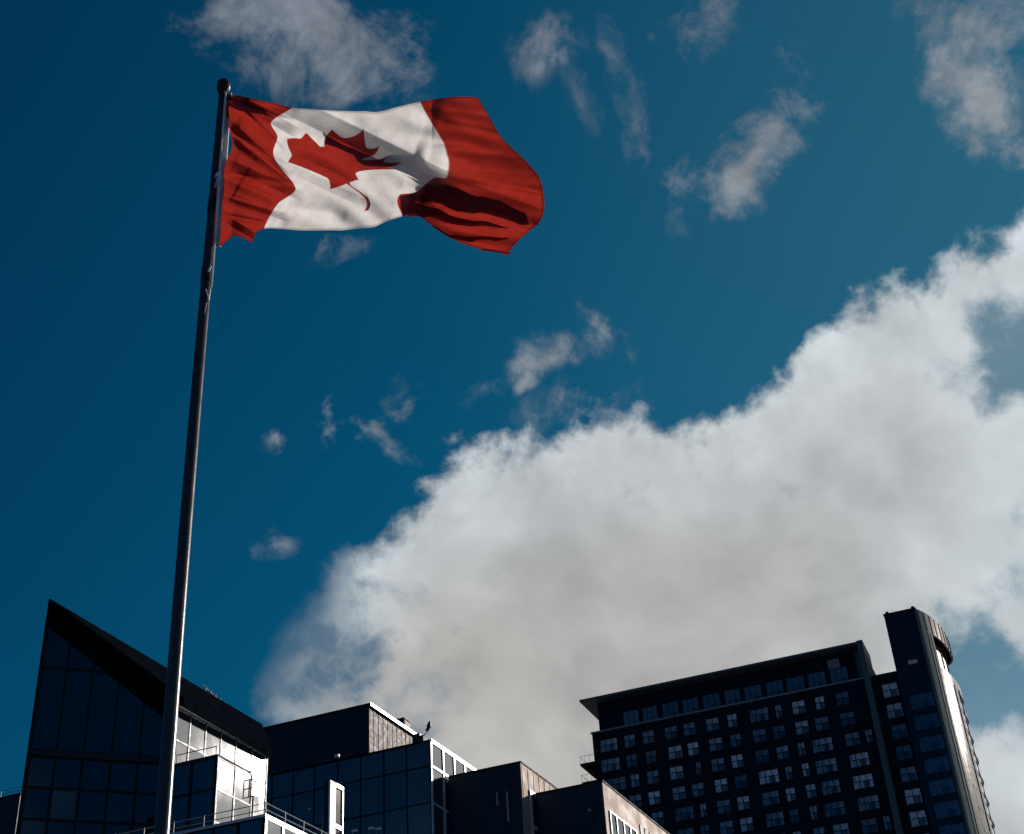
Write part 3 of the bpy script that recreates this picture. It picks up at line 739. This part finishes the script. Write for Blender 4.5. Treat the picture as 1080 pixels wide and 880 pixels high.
# --- tower
bT = bM - 0.8
TL = Hf.atb(932.2, 649.6, bT); TRc = Hf.atb(965.6, 641.6, bT)
zT = (TL.z + TRc.z) / 2; aTL = max(TL.x, aWr + .01); aTR = TRc.x
print('tower', TL, TRc, 'link edge', aWr)
aTL = TL.x; 
Tw = Hf.empty('curved_tower', Vector((aTR, bT, 0))); tag(Tw, 'tall slim tower with dark blue front, small white sign and curved sunlit side', 'building')
tb = Vector((aTR, bT, 0)); pT = tb.copy()
# plan curve of the sunlit side read off its roof edge
curve = [Hf.atz(x, y, zT) for x, y in ((965.6, 641.6), (978, 648.3), (988, 655.5), (995, 664), (1000, 674))]
curve = [Vector((c.x, c.y, 0)) for c in curve]
print('curve', [(round(c.x - aTR, 1), round(c.y - bT, 1)) for c in curve])
curve[0] = tb.copy()
# smooth arc through start, middle and end
P_s, P_m, P_e = curve[0], curve[2], curve[4]
arc = []
for i in range(17):
    t_ = i / 16; a_ = P_s * ((1 - t_) * (1 - 2 * t_)) + P_m * (4 * t_ * (1 - t_)) + P_e * (t_ * (2 * t_ - 1)); arc.append(a_)
for k in range(4): arc.append(arc[-1] + (arc[-1] - arc[-2]) + Vector((-.5, 0, 0)) * (k * .3 + .3))
wTl = aTR - aTL
poly = [(aTL, bT)] + [(p.x, p.y) for p in arc] + [(aTL - 2, arc[-1].y + 2)]
ZH = zT - 3.9; ZL = zT - 10.2
deep_poly = [(aTL, bT + .6)] + [(p.x - 3.2, p.y + .9) for p in arc] + [(aTL - 2, arc[-1].y + 2)]
MB().prism(deep_poly, ZL - .09, ZH + .04).build('loggia_core', M['dark_recess'], Tw, tb)
inner_poly = [(aTL, bT)] + [(p.x - .5, p.y + .05) for p in arc] + [(aTL - 2, arc[-1].y + 2)]
MB().prism([(x, y + .12) for x, y in inner_poly], 0, ZL - .1).build('core', M['dark_recess'], Tw, tb)
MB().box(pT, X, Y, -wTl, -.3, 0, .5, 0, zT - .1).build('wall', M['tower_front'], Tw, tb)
MB().prism(inner_poly, ZH + .05, zT - .12).build('roof', M['roof'], Tw, tb)
MB().box(pT, X, Y, -wTl - .1, .05, -.12, .6, zT - .1, zT + .2).build('parapet_cap', M['mull_dark'], Tw, tb)
for xx in (.5, wTl - .6):
    MB().box(pT, X, Y, -xx - .3, -xx + .3, .3, .9, zT + .2, zT + .7).build('roof_fixing', M['mull_dark'], Tw, tb)
z_hi = lambda i: zT - 6.0
zo1 = Hf.atb(988, 672, bT).z
def wallseg(mb, i, z0, z1, d0=-.3, d1=.0):
    a_, b_ = arc[i], arc[i + 1]; e_ = (b_ - a_); Ln = e_.length; e_.normalize(); n_ = Vector((e_.y, -e_.x, 0))
    if n_.x < 0: n_ = -n_
    mb.box(a_, e_, n_, 0, Ln + .01, d0, d1, z0, z1)
NA = len(arc) - 1
nrm = []
for i in range(NA + 1):
    e_ = (arc[min(i + 1, NA)] - arc[max(i - 1, 0)]).normalized(); n_ = Vector((e_.y, -e_.x, 0)); nrm.append(n_ if n_.x > 0 else -n_)
nrm[0] = (X + nrm[0] * .4).normalized()
def strip(mb, i0, i1, z0, z1, d0=-.3, d1=.0):
    b = len(mb.v); k = i1 - i0 + 1
    for i in range(i0, i1 + 1):
        for d, z in ((d1, z0), (d1, z1), (d0, z1), (d0, z0)):
            p_ = arc[i] + nrm[i] * d; mb.v.append((p_.x, p_.y, z))
    for i in range(k - 1):
        for c in range(4): mb.f.append((b + i * 4 + c, b + i * 4 + (c + 1) % 4, b + i * 4 + 4 + (c + 1) % 4, b + i * 4 + 4 + c))
    mb.f.append((b, b + 1, b + 2, b + 3)); mb.f.append((b + (k - 1) * 4 + 3, b + (k - 1) * 4 + 2, b + (k - 1) * 4 + 1, b + (k - 1) * 4))
for z0_, z1_, i0_, i1_ in ((ZH, zT, 0, NA), (ZL, ZH - .004, 0, 4), (0, ZL - .004, 0, 6), (ZL - 1.6, ZL - .004, 6, NA)):
    pp_ = MB(); strip(pp_, i0_, i1_, z0_, z1_, d0=-.3, d1=0 if z1_ > ZL else -.002 if i0_ == 0 else .0)
    pp_.build('side_wall', M['pale_panel'], Tw, tb)
zst = ZL - 1.6
floor = 3.78; nfl = 0
while zst > 2 and nfl < 24:
    wp = MB(); strip(wp, 6, NA, zst - .55, zst - .004, -.25, .05); wp.build('floor_edge', M['pale_panel'], Tw, tb)
    gp = MB(); strip(gp, 6, 11, zst - floor, zst - .554, -.25, .015); gp.build('panel_band', M['pale_panel'], Tw, tb)
    zst -= floor; nfl += 1
# ribs
rb = MB()
def rib(i, t_, z0, z1, w_=.06, d_=.14):
    a_, b_ = arc[i], arc[i + 1]; e_ = (b_ - a_); Ln = e_.length; e_.normalize(); n_ = Vector((e_.y, -e_.x, 0))
    if n_.x < 0: n_ = -n_
    rb.box(a_, e_, n_, Ln * t_ - w_, Ln * t_ + w_, .0, d_, z0, z1)
for i in range(0, NA, 2):
    rib(i, .3, ZH + .1, zT - .3, .05, .10)
for i in (0, 2, 3):
    rib(i, .3, 0, ZH - .1, .07, .08)
for i in (9, 12): rib(i, .02, 0, ZL - 1.7, .09, .14)
rb.build('side_ribs', M['pale_panel'], Tw, tb)
q = MB()
for i in range(4, NA): wallseg(q, i, ZL, ZH, -1.6, -1.4)
q.build('loggia_wall', M['red_recess'], Tw, tb)
for i in (6, 9, 12):
    c_ = arc[i] - nrm[i] * .9; MB().box(c_, X, Y, -.14, .14, -.14, .14, ZL - .05, ZH + .03).build('loggia_column', M['pale_panel'], Tw, tb)
# front windows, right aligned
for k in range(14):
    yy0 = 748 + (k - 1) * 22.6 + 6
    zt = Hf.atb(990, 778, bT).z - (k - 3) * PITCH_Z
    zt = Hf.atb(985, 775.5, bT).z - (k - 2) * PITCH_Z
    if k < 0: continue
    hotel_window(Tw, pT, X, -Y, -wTl * .80, -.45, zt - 2.6, zt, tb, M['pane_blue'], 4, 1, fd=.06, mw=.05)
p = Hf.atb(962.8, 698.2, bT)
t = Hf.empty('wall_sign', p); t.location.z = p.z; tag(t, 'small white sign plate high on the dark tower front', 'sign')
MB().box(p, X, -Y, -.82, .82, .01, .10, -.4, .4).build('sign_plate', M['trim_light'], t, p)
q = MB()
for k, (a_, b_) in enumerate(((-.58, -.2), (-.14, .06), (.12, .32), (.36, .56))): q.box(p, X, -Y, a_ * 1.33, b_ * 1.33, .10, .15, -.32, .28 - .1 * (k % 2))
q.build('sign_letters', M['sign'], t, p)

# ================================================================== flagpole
DP = 12.0
def at_dist(px, py, dist):
    d = ray(px, py); return CAM + d * (dist / math.hypot(d.x, d.y))
pb_ = at_dist(173.0, 880, DP); pt_ = at_dist(235.5, 97, DP)
axis = (pt_ - pb_).normalized(); base = pb_ - axis * (pb_.z / axis.z)
pole = bpy.data.objects.new('flagpole', None); col.objects.link(pole); pole.location = base
tag(pole, 'tall slim grey metal flagpole tapering to a dark cap', 'flagpole')
Ht = (pt_.z - base.z) / axis.z
def rp(t_): return .0755 - .026 * t_
path = [axis * (Ht * k / 24) for k in range(25)]
path = [p + _r * (-.03 * math.sin(math.pi * min(1, max(0, (p.length / Ht - .2) / .8)))) for p in path]
q = MB(); q.tube(path, [rp(k / 24) for k in range(25)], 32); q.build('shaft', M['pole'], pole, smooth=True)
def onpole(t_):
    x_ = t_ * 24; i = min(23, int(x_)); return path[i].lerp(path[i + 1], x_ - i)
for py_t in (0.802, 0.872):
    MB().tube([onpole(py_t - .007), onpole(py_t + .007)], rp(py_t) + .006, 24).build('joint_collar', M['pole_dark'], pole, smooth=False)
c = path[-1]
MB().tube([c - axis * .03, c + axis * .02, c + axis * .03, c + axis * .14, c + axis * .17, c + axis * .19], [.055, .06, .078, .078, .06, .02], 24).build('finial', M['pole_dark'], pole, smooth=True)
MB().tube([c - axis * .12 + _r * .03, c - axis * .08 + _r * .09], .03, 12).build('pulley', M['pole_dark'], pole)
# base collar
MB().tube([axis * 0, axis * .12, axis * .16], [.17, .17, .10], 32).build('base_collar', M['pole_dark'], pole)

# ------------------------------------------------------------------ flag cloth
FLY_AZ = R(108)
fe = Vector((math.sin(FLY_AZ), math.cos(FLY_AZ), 0)); fn = Vector((-fe.y, fe.x, 0))
if fn.y < 0: fn = -fn                                # fn: away from camera
hoist0 = at_dist(243, 101, DP) 
def flag_point(zx, zy, dep):
    px, py = 200 + zx / 2.7, 60 + zy / 2.7
    d = _r * (px - 540) - _u * (py - 440) + _f * F_PX
    t_ = ((hoist0 + fn * dep) - CAM).dot(fn) / d.dot(fn)
    return CAM + d * t_
cp = [ # u(0..2) v(0..1) -> picture coordinates of the cloth as it flies
 (0, 0, 117, 107), (0, .2, 107, 180), (0, .32, 122, 250), (0, .45, 103, 300), (0, .7, 95, 400), (0, .85, 90, 470), (0, 1, 85, 541),
 (.2, 0, 190, 122), (.35, 0, 245, 133), (.5, 0, 293, 145), (.5, .14, 232, 187), (.5, .25, 250, 225), (.5, .38, 238, 270), (.5, .52, 262, 320), (.5, .66, 302, 378), (.5, .78, 255, 415), (.5, .88, 228, 455), (.5, 1, 212, 490),
 (.13, 1, 122, 512), (.25, 1, 150, 515), (.36, 1, 180, 526), (.42, 1, 186, 505),
 (.75, 0, 400, 153), (1, 0, 500, 155), (1.25, 0, 580, 146), (1.5, 0, 657, 128),
 (1.5, .14, 690, 190), (1.5, .27, 725, 250), (1.5, .40, 738, 300), (1.5, .5, 730, 345), (1.5, .6, 695, 345), (1.5, .7, 645, 385), (1.5, .8, 600, 392), (1.5, .9, 592, 420), (1.5, 1, 605, 455),
 (.75, 1, 320, 495), (1, 1, 430, 495), (1.25, 1, 525, 485),
 (1, .083, 495, 205), (.844, .185, 405, 207), (.775, .322, 333, 217), (.625, .357, 277, 235), (.6125, .5135, 280, 300), (.789, .754, 400, 378), (1, .74, 456, 366), (1, .923, 505, 438),
 (1.156, .185, 540, 255), (1.225, .322, 560, 288), (1.375, .357, 603, 300), (1.3875, .5135, 600, 322), (1.211, .754, 482, 352),
 (1.7, 0, 745, 115), (2, 0, 820, 115), (2, .15, 850, 165), (2, .3, 887, 228), (2, .45, 945, 285), (2, .6, 993, 340), (2, .72, 1008, 390), (2, .85, 998, 468), (2, .93, 945, 515), (2, 1, 908, 556),
 (1.62, 1, 650, 450), (1.7, 1, 690, 482), (1.8, 1, 760, 525), (1.9, 1, 845, 552), (1.75, .5, 850, 330), (1.75, .75, 820, 430)]
CP = np.array(cp, float)
def tps(src, dst, q, lam=2e-4):
    def U(r2): return r2 * np.log(r2 + 1e-9)
    n = len(src); r2 = ((src[:, None] - src[None]) ** 2).sum(2)
    K = U(r2) + lam * np.eye(n); P = np.hstack([np.ones((n, 1)), src])
    A_ = np.block([[K, P], [P.T, np.zeros((3, 3))]]); b_ = np.vstack([dst, np.zeros((3, dst.shape[1]))])
    wgt = np.linalg.solve(A_, b_); o_ = np.empty((len(q), dst.shape[1]))
    for s_ in range(0, len(q), 20000):
        qq = q[s_:s_ + 20000]; r2 = ((qq[:, None] - src[None]) ** 2).sum(2)
        o_[s_:s_ + 20000] = U(r2) @ wgt[:n] + np.hstack([np.ones((len(qq), 1)), qq]) @ wgt[n:]
    return o_
NU, NV = 620, 310
uu, vv = np.meshgrid(np.linspace(0, 2, NU + 1), np.linspace(0, 1, NV + 1))
UV = np.stack([uu.ravel(), vv.ravel()], 1)
SC = np.array([1.0, 1.0])
XY = tps(CP[:, :2] * SC, CP[:, 2:], UV * SC)
x, y = XY[:, 0], XY[:, 1]
# depth of the cloth, metres away from the camera, built of folds
def sdist(x, y, ax_, ay_, bx_, by_):
    L_ = math.hypot(bx_ - ax_, by_ - ay_); tx, ty = (bx_ - ax_) / L_, (by_ - ay_) / L_
    s_ = (x - ax_) * tx + (y - ay_) * ty; d_ = -(x - ax_) * ty + (y - ay_) * tx
    return s_ / L_, d_                                # along 0..1, across (px, + is below/left of the line)
def sm(t_, a, b): k = np.clip((t_ - a) / (b - a), 0, 1); return k * k * (3 - 2 * k)
def ridge(ax_, ay_, bx_, by_, wdt, amp, skew=0.0, end=.25, step=0.0):
    s_, d_ = sdist(x, y, ax_, ay_, bx_, by_)
    env = sm(s_, -end, .12) * (1 - sm(s_, .88, 1 + end))
    wl = np.where(d_ > 0, wdt * (1 + skew), wdt * (1 - skew))
    return env * amp * (np.exp(-(d_ / wl) ** 2) + step * np.tanh(d_ / wdt))
def ramp(ax_, ay_, bx_, by_, wdt, amp, e0=.15, e1=.15, soft=.25):
    s_, d_ = sdist(x, y, ax_, ay_, bx_, by_)
    env = sm(s_, -e0, .02) * (1 - sm(s_, .98, 1 + e1))
    k = -d_ / wdt
    r_ = .5 * (np.sqrt((k + .5) ** 2 + soft ** 2 * .04) - np.sqrt((k - .5) ** 2 + soft ** 2 * .04))
    back = np.exp(-np.maximum(np.abs(d_) - wdt * .5, 0) / 110)
    return env * amp * r_ * back
dep = 0.10 * np.sin((x - 100) / 900 * 2 * math.pi * 1.6 + y / 300) * sm(uu.ravel(), 0, .3)
for a_ in ((262, 128, 705, 342, 56, .30), (650, 342, 985, 462, 66, .30, .1, .1), (655, 455, 930, 545, 34, .13), (680, 300, 1000, 318, 36, -.10, .1, .2),
           (118, 108, 285, 205, 30, .12, .1, .2), (108, 190, 262, 330, 26, .11, .1, .2), (98, 300, 290, 384, 26, .12, .1, .2), (100, 395, 262, 452, 22, .09, .1, .2), (92, 455, 190, 515, 20, .09, .1, .2),
           (690, 395, 960, 430, 12, -.05), (720, 430, 970, 480, 12, -.05), (250, 300, 460, 400, 26, .05)):
    dep = dep + ramp(*a_)
FOLDS = [
 (120, 130, 270, 175, 9, -.05, .3), (115, 220, 250, 330, 9, .05, .3), (100, 330, 280, 360, 9, -.045, .3), (105, 400, 240, 440, 9, .05, .3), (95, 450, 200, 470, 8, -.04, .3), (120, 115, 260, 150, 12, .06, .3), (150, 150, 250, 250, 10, -.04, .3), (130, 230, 230, 300, 11, .04, .3),  (110, 350, 230, 400, 11, .045, .3), 
 (560, 300, 300, 420, 60, .05, 0), (700, 150, 880, 175, 13, .035, .2), (710, 185, 900, 225, 12, -.035, .2), (730, 260, 930, 290, 12, .03, .2), (800, 350, 1000, 400, 12, .03, .3), (760, 400, 985, 440, 9, -.03, .2), (660, 430, 940, 500, 8, .03, .2), (700, 455, 930, 520, 8, -.03, .2), (720, 240, 900, 262, 20, -.035, .2), (760, 360, 990, 380, 14, -.04, .2), (740, 500, 940, 520, 12, .05, .2), (700, 470, 960, 500, 10, -.04, .2),
 (300, 250, 470, 330, 10, .02, .2), (320, 290, 450, 350, 10, -.02, .2), (280, 430, 420, 450, 26, -.05, .2), (240, 420, 380, 480, 30, .04, .2), (500, 170, 640, 180, 30, .03, .2)]
dep = dep + .0016 * np.maximum(0, x - 690) * (1 - sm(y, 250, 335)) - .0011 * np.maximum(0, x - 770) * sm(y, 300, 360)
for f_ in FOLDS: dep = dep + ridge(*f_)
rs = np.random.RandomState(4)
for k in range(26):                                   # small creases
    an = rs.uniform(.1, .75); k0 = 2 * math.pi / rs.uniform(45, 140); ph = rs.uniform(0, 6.28)
    cx, cy = rs.uniform(100, 980), rs.uniform(120, 520); sg = rs.uniform(60, 150)
    dep = dep + rs.uniform(.005, .017) * np.sin(k0 * (-x * math.sin(an) + y * math.cos(an)) + ph + .5 * np.sin(x / 60 + k)) * np.exp(-((x - cx) ** 2 + (y - cy) ** 2) / (2 * sg * sg))
ufade = sm(uu.ravel(), 0, .12)
dep = dep * (0.25 + .75 * ufade)
# vectorised flag_point
px, py = 200 + x / 2.7, 60 + y / 2.7
rV, uV, fV, fnV, hV, cV = [np.array(v) for v in (_r, _u, _f, fn, hoist0, CAM)]
dd = rV[None] * (px - 540)[:, None] - uV[None] * (py - 440)[:, None] + fV[None] * F_PX
tt = ((hV - cV) @ fnV + dep) / (dd @ fnV)
PW = cV + dd * tt[:, None]
me = bpy.data.meshes.new('flag')
ii = np.arange((NU + 1) * (NV + 1)).reshape(NV + 1, NU + 1)
quads = np.stack([ii[:-1, :-1], ii[1:, :-1], ii[1:, 1:], ii[:-1, 1:]], -1).reshape(-1, 4)
me.vertices.add(len(PW)); me.loops.add(quads.size); me.polygons.add(len(quads))
fb0 = np.array(hoist0); me.vertices.foreach_set('co', (PW - fb0).ravel().astype(np.float32))
me.loops.foreach_set('vertex_index', quads.ravel().astype(np.int32))
me.polygons.foreach_set('loop_start', np.arange(0, quads.size, 4, dtype=np.int32))
me.polygons.foreach_set('use_smooth', np.ones(len(quads), bool))
me.update(calc_edges=True)
# dyed pattern: two red bars and the eleven pointed leaf, as a per vertex mask
half = [(4800, 400), (5132, 1052), (5223, 1079), (5550, 890), (5346, 1942), (5457, 1999), (5880, 1545), (5985, 1792), (6058, 1830), (6600, 1715), (6414, 2287), (6448, 2366), (6660, 2465), (5719, 3227), (5699, 3300), (5815, 3620), (4956, 3469), (4845, 3567), (4890, 4430)]
leaf = np.array(half + [(9600 - a, b) for a, b in reversed(half[1:])], float) / 4800
qx, qy = UV[:, 0], UV[:, 1]
ins = np.zeros(len(qx), bool); dmin = np.full(len(qx), 9.0)
for k in range(len(leaf)):
    x1_, y1_ = leaf[k]; x2_, y2_ = leaf[(k + 1) % len(leaf)]
    cond = (y1_ > qy) != (y2_ > qy)
    with np.errstate(divide='ignore', invalid='ignore'):
        xi = (x2_ - x1_) * (qy - y1_) / (y2_ - y1_ + 1e-12) + x1_
    ins ^= cond & (qx < xi)
    ex, ey = x2_ - x1_, y2_ - y1_; tq = np.clip(((qx - x1_) * ex + (qy - y1_) * ey) / (ex * ex + ey * ey), 0, 1)
    dmin = np.minimum(dmin, np.hypot(qx - x1_ - tq * ex, qy - y1_ - tq * ey))
sdl = np.where(ins, dmin, -dmin)
sdb = np.abs(qx - 1) - .5
s_all = np.maximum(sdl, sdb)
maskv = np.clip(.5 + s_all / .0045, 0, 1)
hem = np.clip((np.maximum(qx - 1.985, 0) + np.maximum(.012 - qy, 0) + np.maximum(qy - .988, 0)) / .003, 0, 1)
att = me.attributes.new('dye', 'FLOAT', 'POINT'); att.data.foreach_set('value', maskv.astype(np.float32))
att = me.attributes.new('hem', 'FLOAT', 'POINT'); att.data.foreach_set('value', hem.astype(np.float32))
mt = bpy.data.materials.new('flag_nylon'); mt.use_nodes = True; t = NT(mt.node_tree); mt.node_tree.nodes.clear()
oo = t.node('ShaderNodeOutputMaterial')
da = t.node('ShaderNodeAttribute', attribute_name='dye').outputs['Fac']; ha = t.node('ShaderNodeAttribute', attribute_name='hem').outputs['Fac']
co = t.node('ShaderNodeTexCoord').outputs['Object']
wv = t.noise(co, 7, 5, .6).outputs[0]
colr = t.mix(da, (.66, .64, .62, 1), (.23, .013, .011, 1))
colr = t.mix(1.0, colr, t.smooth(wv, .3, .7, .9, 1.06), blend='MULTIPLY')
colt = t.mix(1.0, t.mix(da, (.68, .66, .64, 1), (.29, .020, .011, 1)), t.smooth(wv, .3, .7, .9, 1.06), blend='MULTIPLY')
bp = t.node('ShaderNodeBump'); bp.inputs['Strength'].default_value = .45; bp.inputs['Distance'].default_value = .012
t.l.new(t.noise(co, 14, 5, .6, 1.0).outputs[0], bp.inputs['Height'])
df = t.node('ShaderNodeBsdfDiffuse'); t.l.new(colr, df.inputs[0]); t.l.new(bp.outputs[0], df.inputs['Normal'])
tr = t.node('ShaderNodeBsdfTranslucent'); t.l.new(colt, tr.inputs[0]); t.l.new(bp.outputs[0], tr.inputs['Normal'])
gl = t.node('ShaderNodeBsdfGlossy'); gl.inputs['Roughness'].default_value = .45; gl.inputs[0].default_value = (.6, .6, .65, 1)
mx = t.node('ShaderNodeMixShader'); t.l.new(t.m('SUBTRACT', .62, t.m('MULTIPLY', ha, .25)), mx.inputs[0]); t.l.new(df.outputs[0], mx.inputs[1]); t.l.new(tr.outputs[0], mx.inputs[2])
m2 = t.node('ShaderNodeMixShader'); m2.inputs[0].default_value = .05; t.l.new(mx.outputs[0], m2.inputs[1]); t.l.new(gl.outputs[0], m2.inputs[2])
t.l.new(m2.outputs[0], oo.inputs[0])
me.materials.append(mt)
# added cloth patches behind the flag, there to block sun and darken chosen zones
def inpoly(pl):
    r_ = np.zeros(len(x), bool); wx = x; wy = y + 3.5 * np.sin(x / 26) + 1.2 * np.sin(x / 11)
    for k in range(len(pl)):
        x1_, y1_ = pl[k]; x2_, y2_ = pl[(k + 1) % len(pl)]
        cond = (y1_ > wy) != (y2_ > wy)
        r_ ^= cond & (wx < (x2_ - x1_) * (wy - y1_) / (y2_ - y1_ + 1e-9) + x1_)
    return r_
layers = []
m3 = mt.copy(); m3.name = 'shade_nylon'                # nearly opaque, so the added patches pass little light
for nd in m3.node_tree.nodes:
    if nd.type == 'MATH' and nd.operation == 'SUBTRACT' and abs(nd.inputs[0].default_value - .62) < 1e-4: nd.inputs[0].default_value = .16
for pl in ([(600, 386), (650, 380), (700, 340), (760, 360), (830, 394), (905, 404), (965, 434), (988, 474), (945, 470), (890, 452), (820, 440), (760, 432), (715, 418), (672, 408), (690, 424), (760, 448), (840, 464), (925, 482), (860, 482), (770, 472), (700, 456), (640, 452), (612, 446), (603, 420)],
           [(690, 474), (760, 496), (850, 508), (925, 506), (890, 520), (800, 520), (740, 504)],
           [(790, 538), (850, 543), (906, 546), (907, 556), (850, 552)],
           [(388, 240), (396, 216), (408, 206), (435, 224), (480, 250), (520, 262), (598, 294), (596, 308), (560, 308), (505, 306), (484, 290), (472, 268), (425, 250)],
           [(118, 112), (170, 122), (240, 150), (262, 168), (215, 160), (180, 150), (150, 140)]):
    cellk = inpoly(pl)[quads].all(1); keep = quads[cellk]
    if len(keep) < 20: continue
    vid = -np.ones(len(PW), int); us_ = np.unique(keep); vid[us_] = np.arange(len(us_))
    fm = bpy.data.meshes.new('shade_layer'); v2 = PW[us_] + np.array(fn) * (.045 + .006 * len(layers)) + np.array(fe) * .012 - fb0
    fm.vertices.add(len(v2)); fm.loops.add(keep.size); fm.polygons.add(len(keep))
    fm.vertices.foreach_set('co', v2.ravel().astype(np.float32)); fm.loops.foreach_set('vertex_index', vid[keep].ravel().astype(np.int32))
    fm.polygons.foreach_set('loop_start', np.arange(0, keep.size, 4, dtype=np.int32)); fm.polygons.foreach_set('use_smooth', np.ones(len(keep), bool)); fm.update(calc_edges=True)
    bmk = bmesh.new(); bmk.from_mesh(fm)                      # keep the one connected piece
    left = set(bmk.verts); best_ = []
    while left:
        st_ = [left.pop()]; comp = [st_[0]]
        while st_:
            for e_ in st_.pop().link_edges:
                for v_ in e_.verts:
                    if v_ in left: left.discard(v_); st_.append(v_); comp.append(v_)
        if len(comp) > len(best_): best_ = comp
    bs_ = set(best_); bmesh.ops.delete(bmk, geom=[v_ for v_ in bmk.verts if v_ not in bs_], context='VERTS')
    dl = bmk.verts.layers.float.new('dye')
    bmk.to_mesh(fm); n_l = len(fm.vertices); bmk.free()
    co_ = np.empty(n_l * 3, np.float32); fm.vertices.foreach_get('co', co_); co_ = co_.reshape(-1, 3)
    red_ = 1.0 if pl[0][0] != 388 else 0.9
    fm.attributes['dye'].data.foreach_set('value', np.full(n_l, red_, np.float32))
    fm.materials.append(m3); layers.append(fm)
flag = bpy.data.objects.new('flag', None); col.objects.link(flag); flag.location = hoist0
tag(flag, 'red and white flag with a maple leaf, flying folded in the wind', 'flag')
fo = bpy.data.objects.new('cloth', me); col.objects.link(fo); fo.parent = flag
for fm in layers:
    fl2 = bpy.data.objects.new('shade_layer', fm); col.objects.link(fl2); fl2.parent = flag
# header tape along the hoist
hp = [PW[ii[j, 0]] for j in range(0, NV + 1, 10)]
e0, e1_ = Vector(flag_point(108, 107, 0)), Vector(flag_point(76, 545, 0))
q = MB()
n_ = len(hp)
for j in range(n_):
    a_ = e0.lerp(e1_, j / (n_ - 1)); b_ = a_ + fe * .055
    for p_ in (a_ - fn * .006, b_ - fn * .006, b_ + fn * .006, a_ + fn * .006): q.v.append(tuple(p_))
for j in range(n_ - 1):
    for k in range(4): q.f.append((j * 4 + k, j * 4 + (k + 1) % 4, j * 4 + 4 + (k + 1) % 4, j * 4 + 4 + k))
q.build('header_tape', M['rope'], flag, hoist0)
for (zx, zy) in ((110, 112), (76, 540)):
    c = Vector(flag_point(zx, zy, 0)); MB().tube([c, c - fe * .06 + Z * .02], .014, 8).build('snap_hook', M['rail'], flag, hoist0)
# halyard
def hv(zx, zy, d=-.085): return Vector(flag_point(zx, zy, d))
q = MB()
q.tube([hv(103, 100), hv(100, 140), hv(92, 240), hv(84, 340), hv(78, 430), hv(70, 545)], .014, 6)
q.tube([hv(70, 545), hv(66, 600), hv(62, 650), hv(55, 690), hv(45, 660), hv(46, 630), hv(62, 590)], .014, 6)
q.tube([hv(80, 330), hv(70, 350), hv(64, 374), hv(74, 372), hv(80, 345)], .014, 6)
q.tube([hv(48, 700), hv(30, 800), hv(10, 1000), hv(-12, 1250), hv(-40, 1600), hv(-65, 1900)], .006, 6)
tag(q.build('halyard_rope', M['rope'], None), 'thin white halyard rope looped beside the upper flagpole', 'rope')
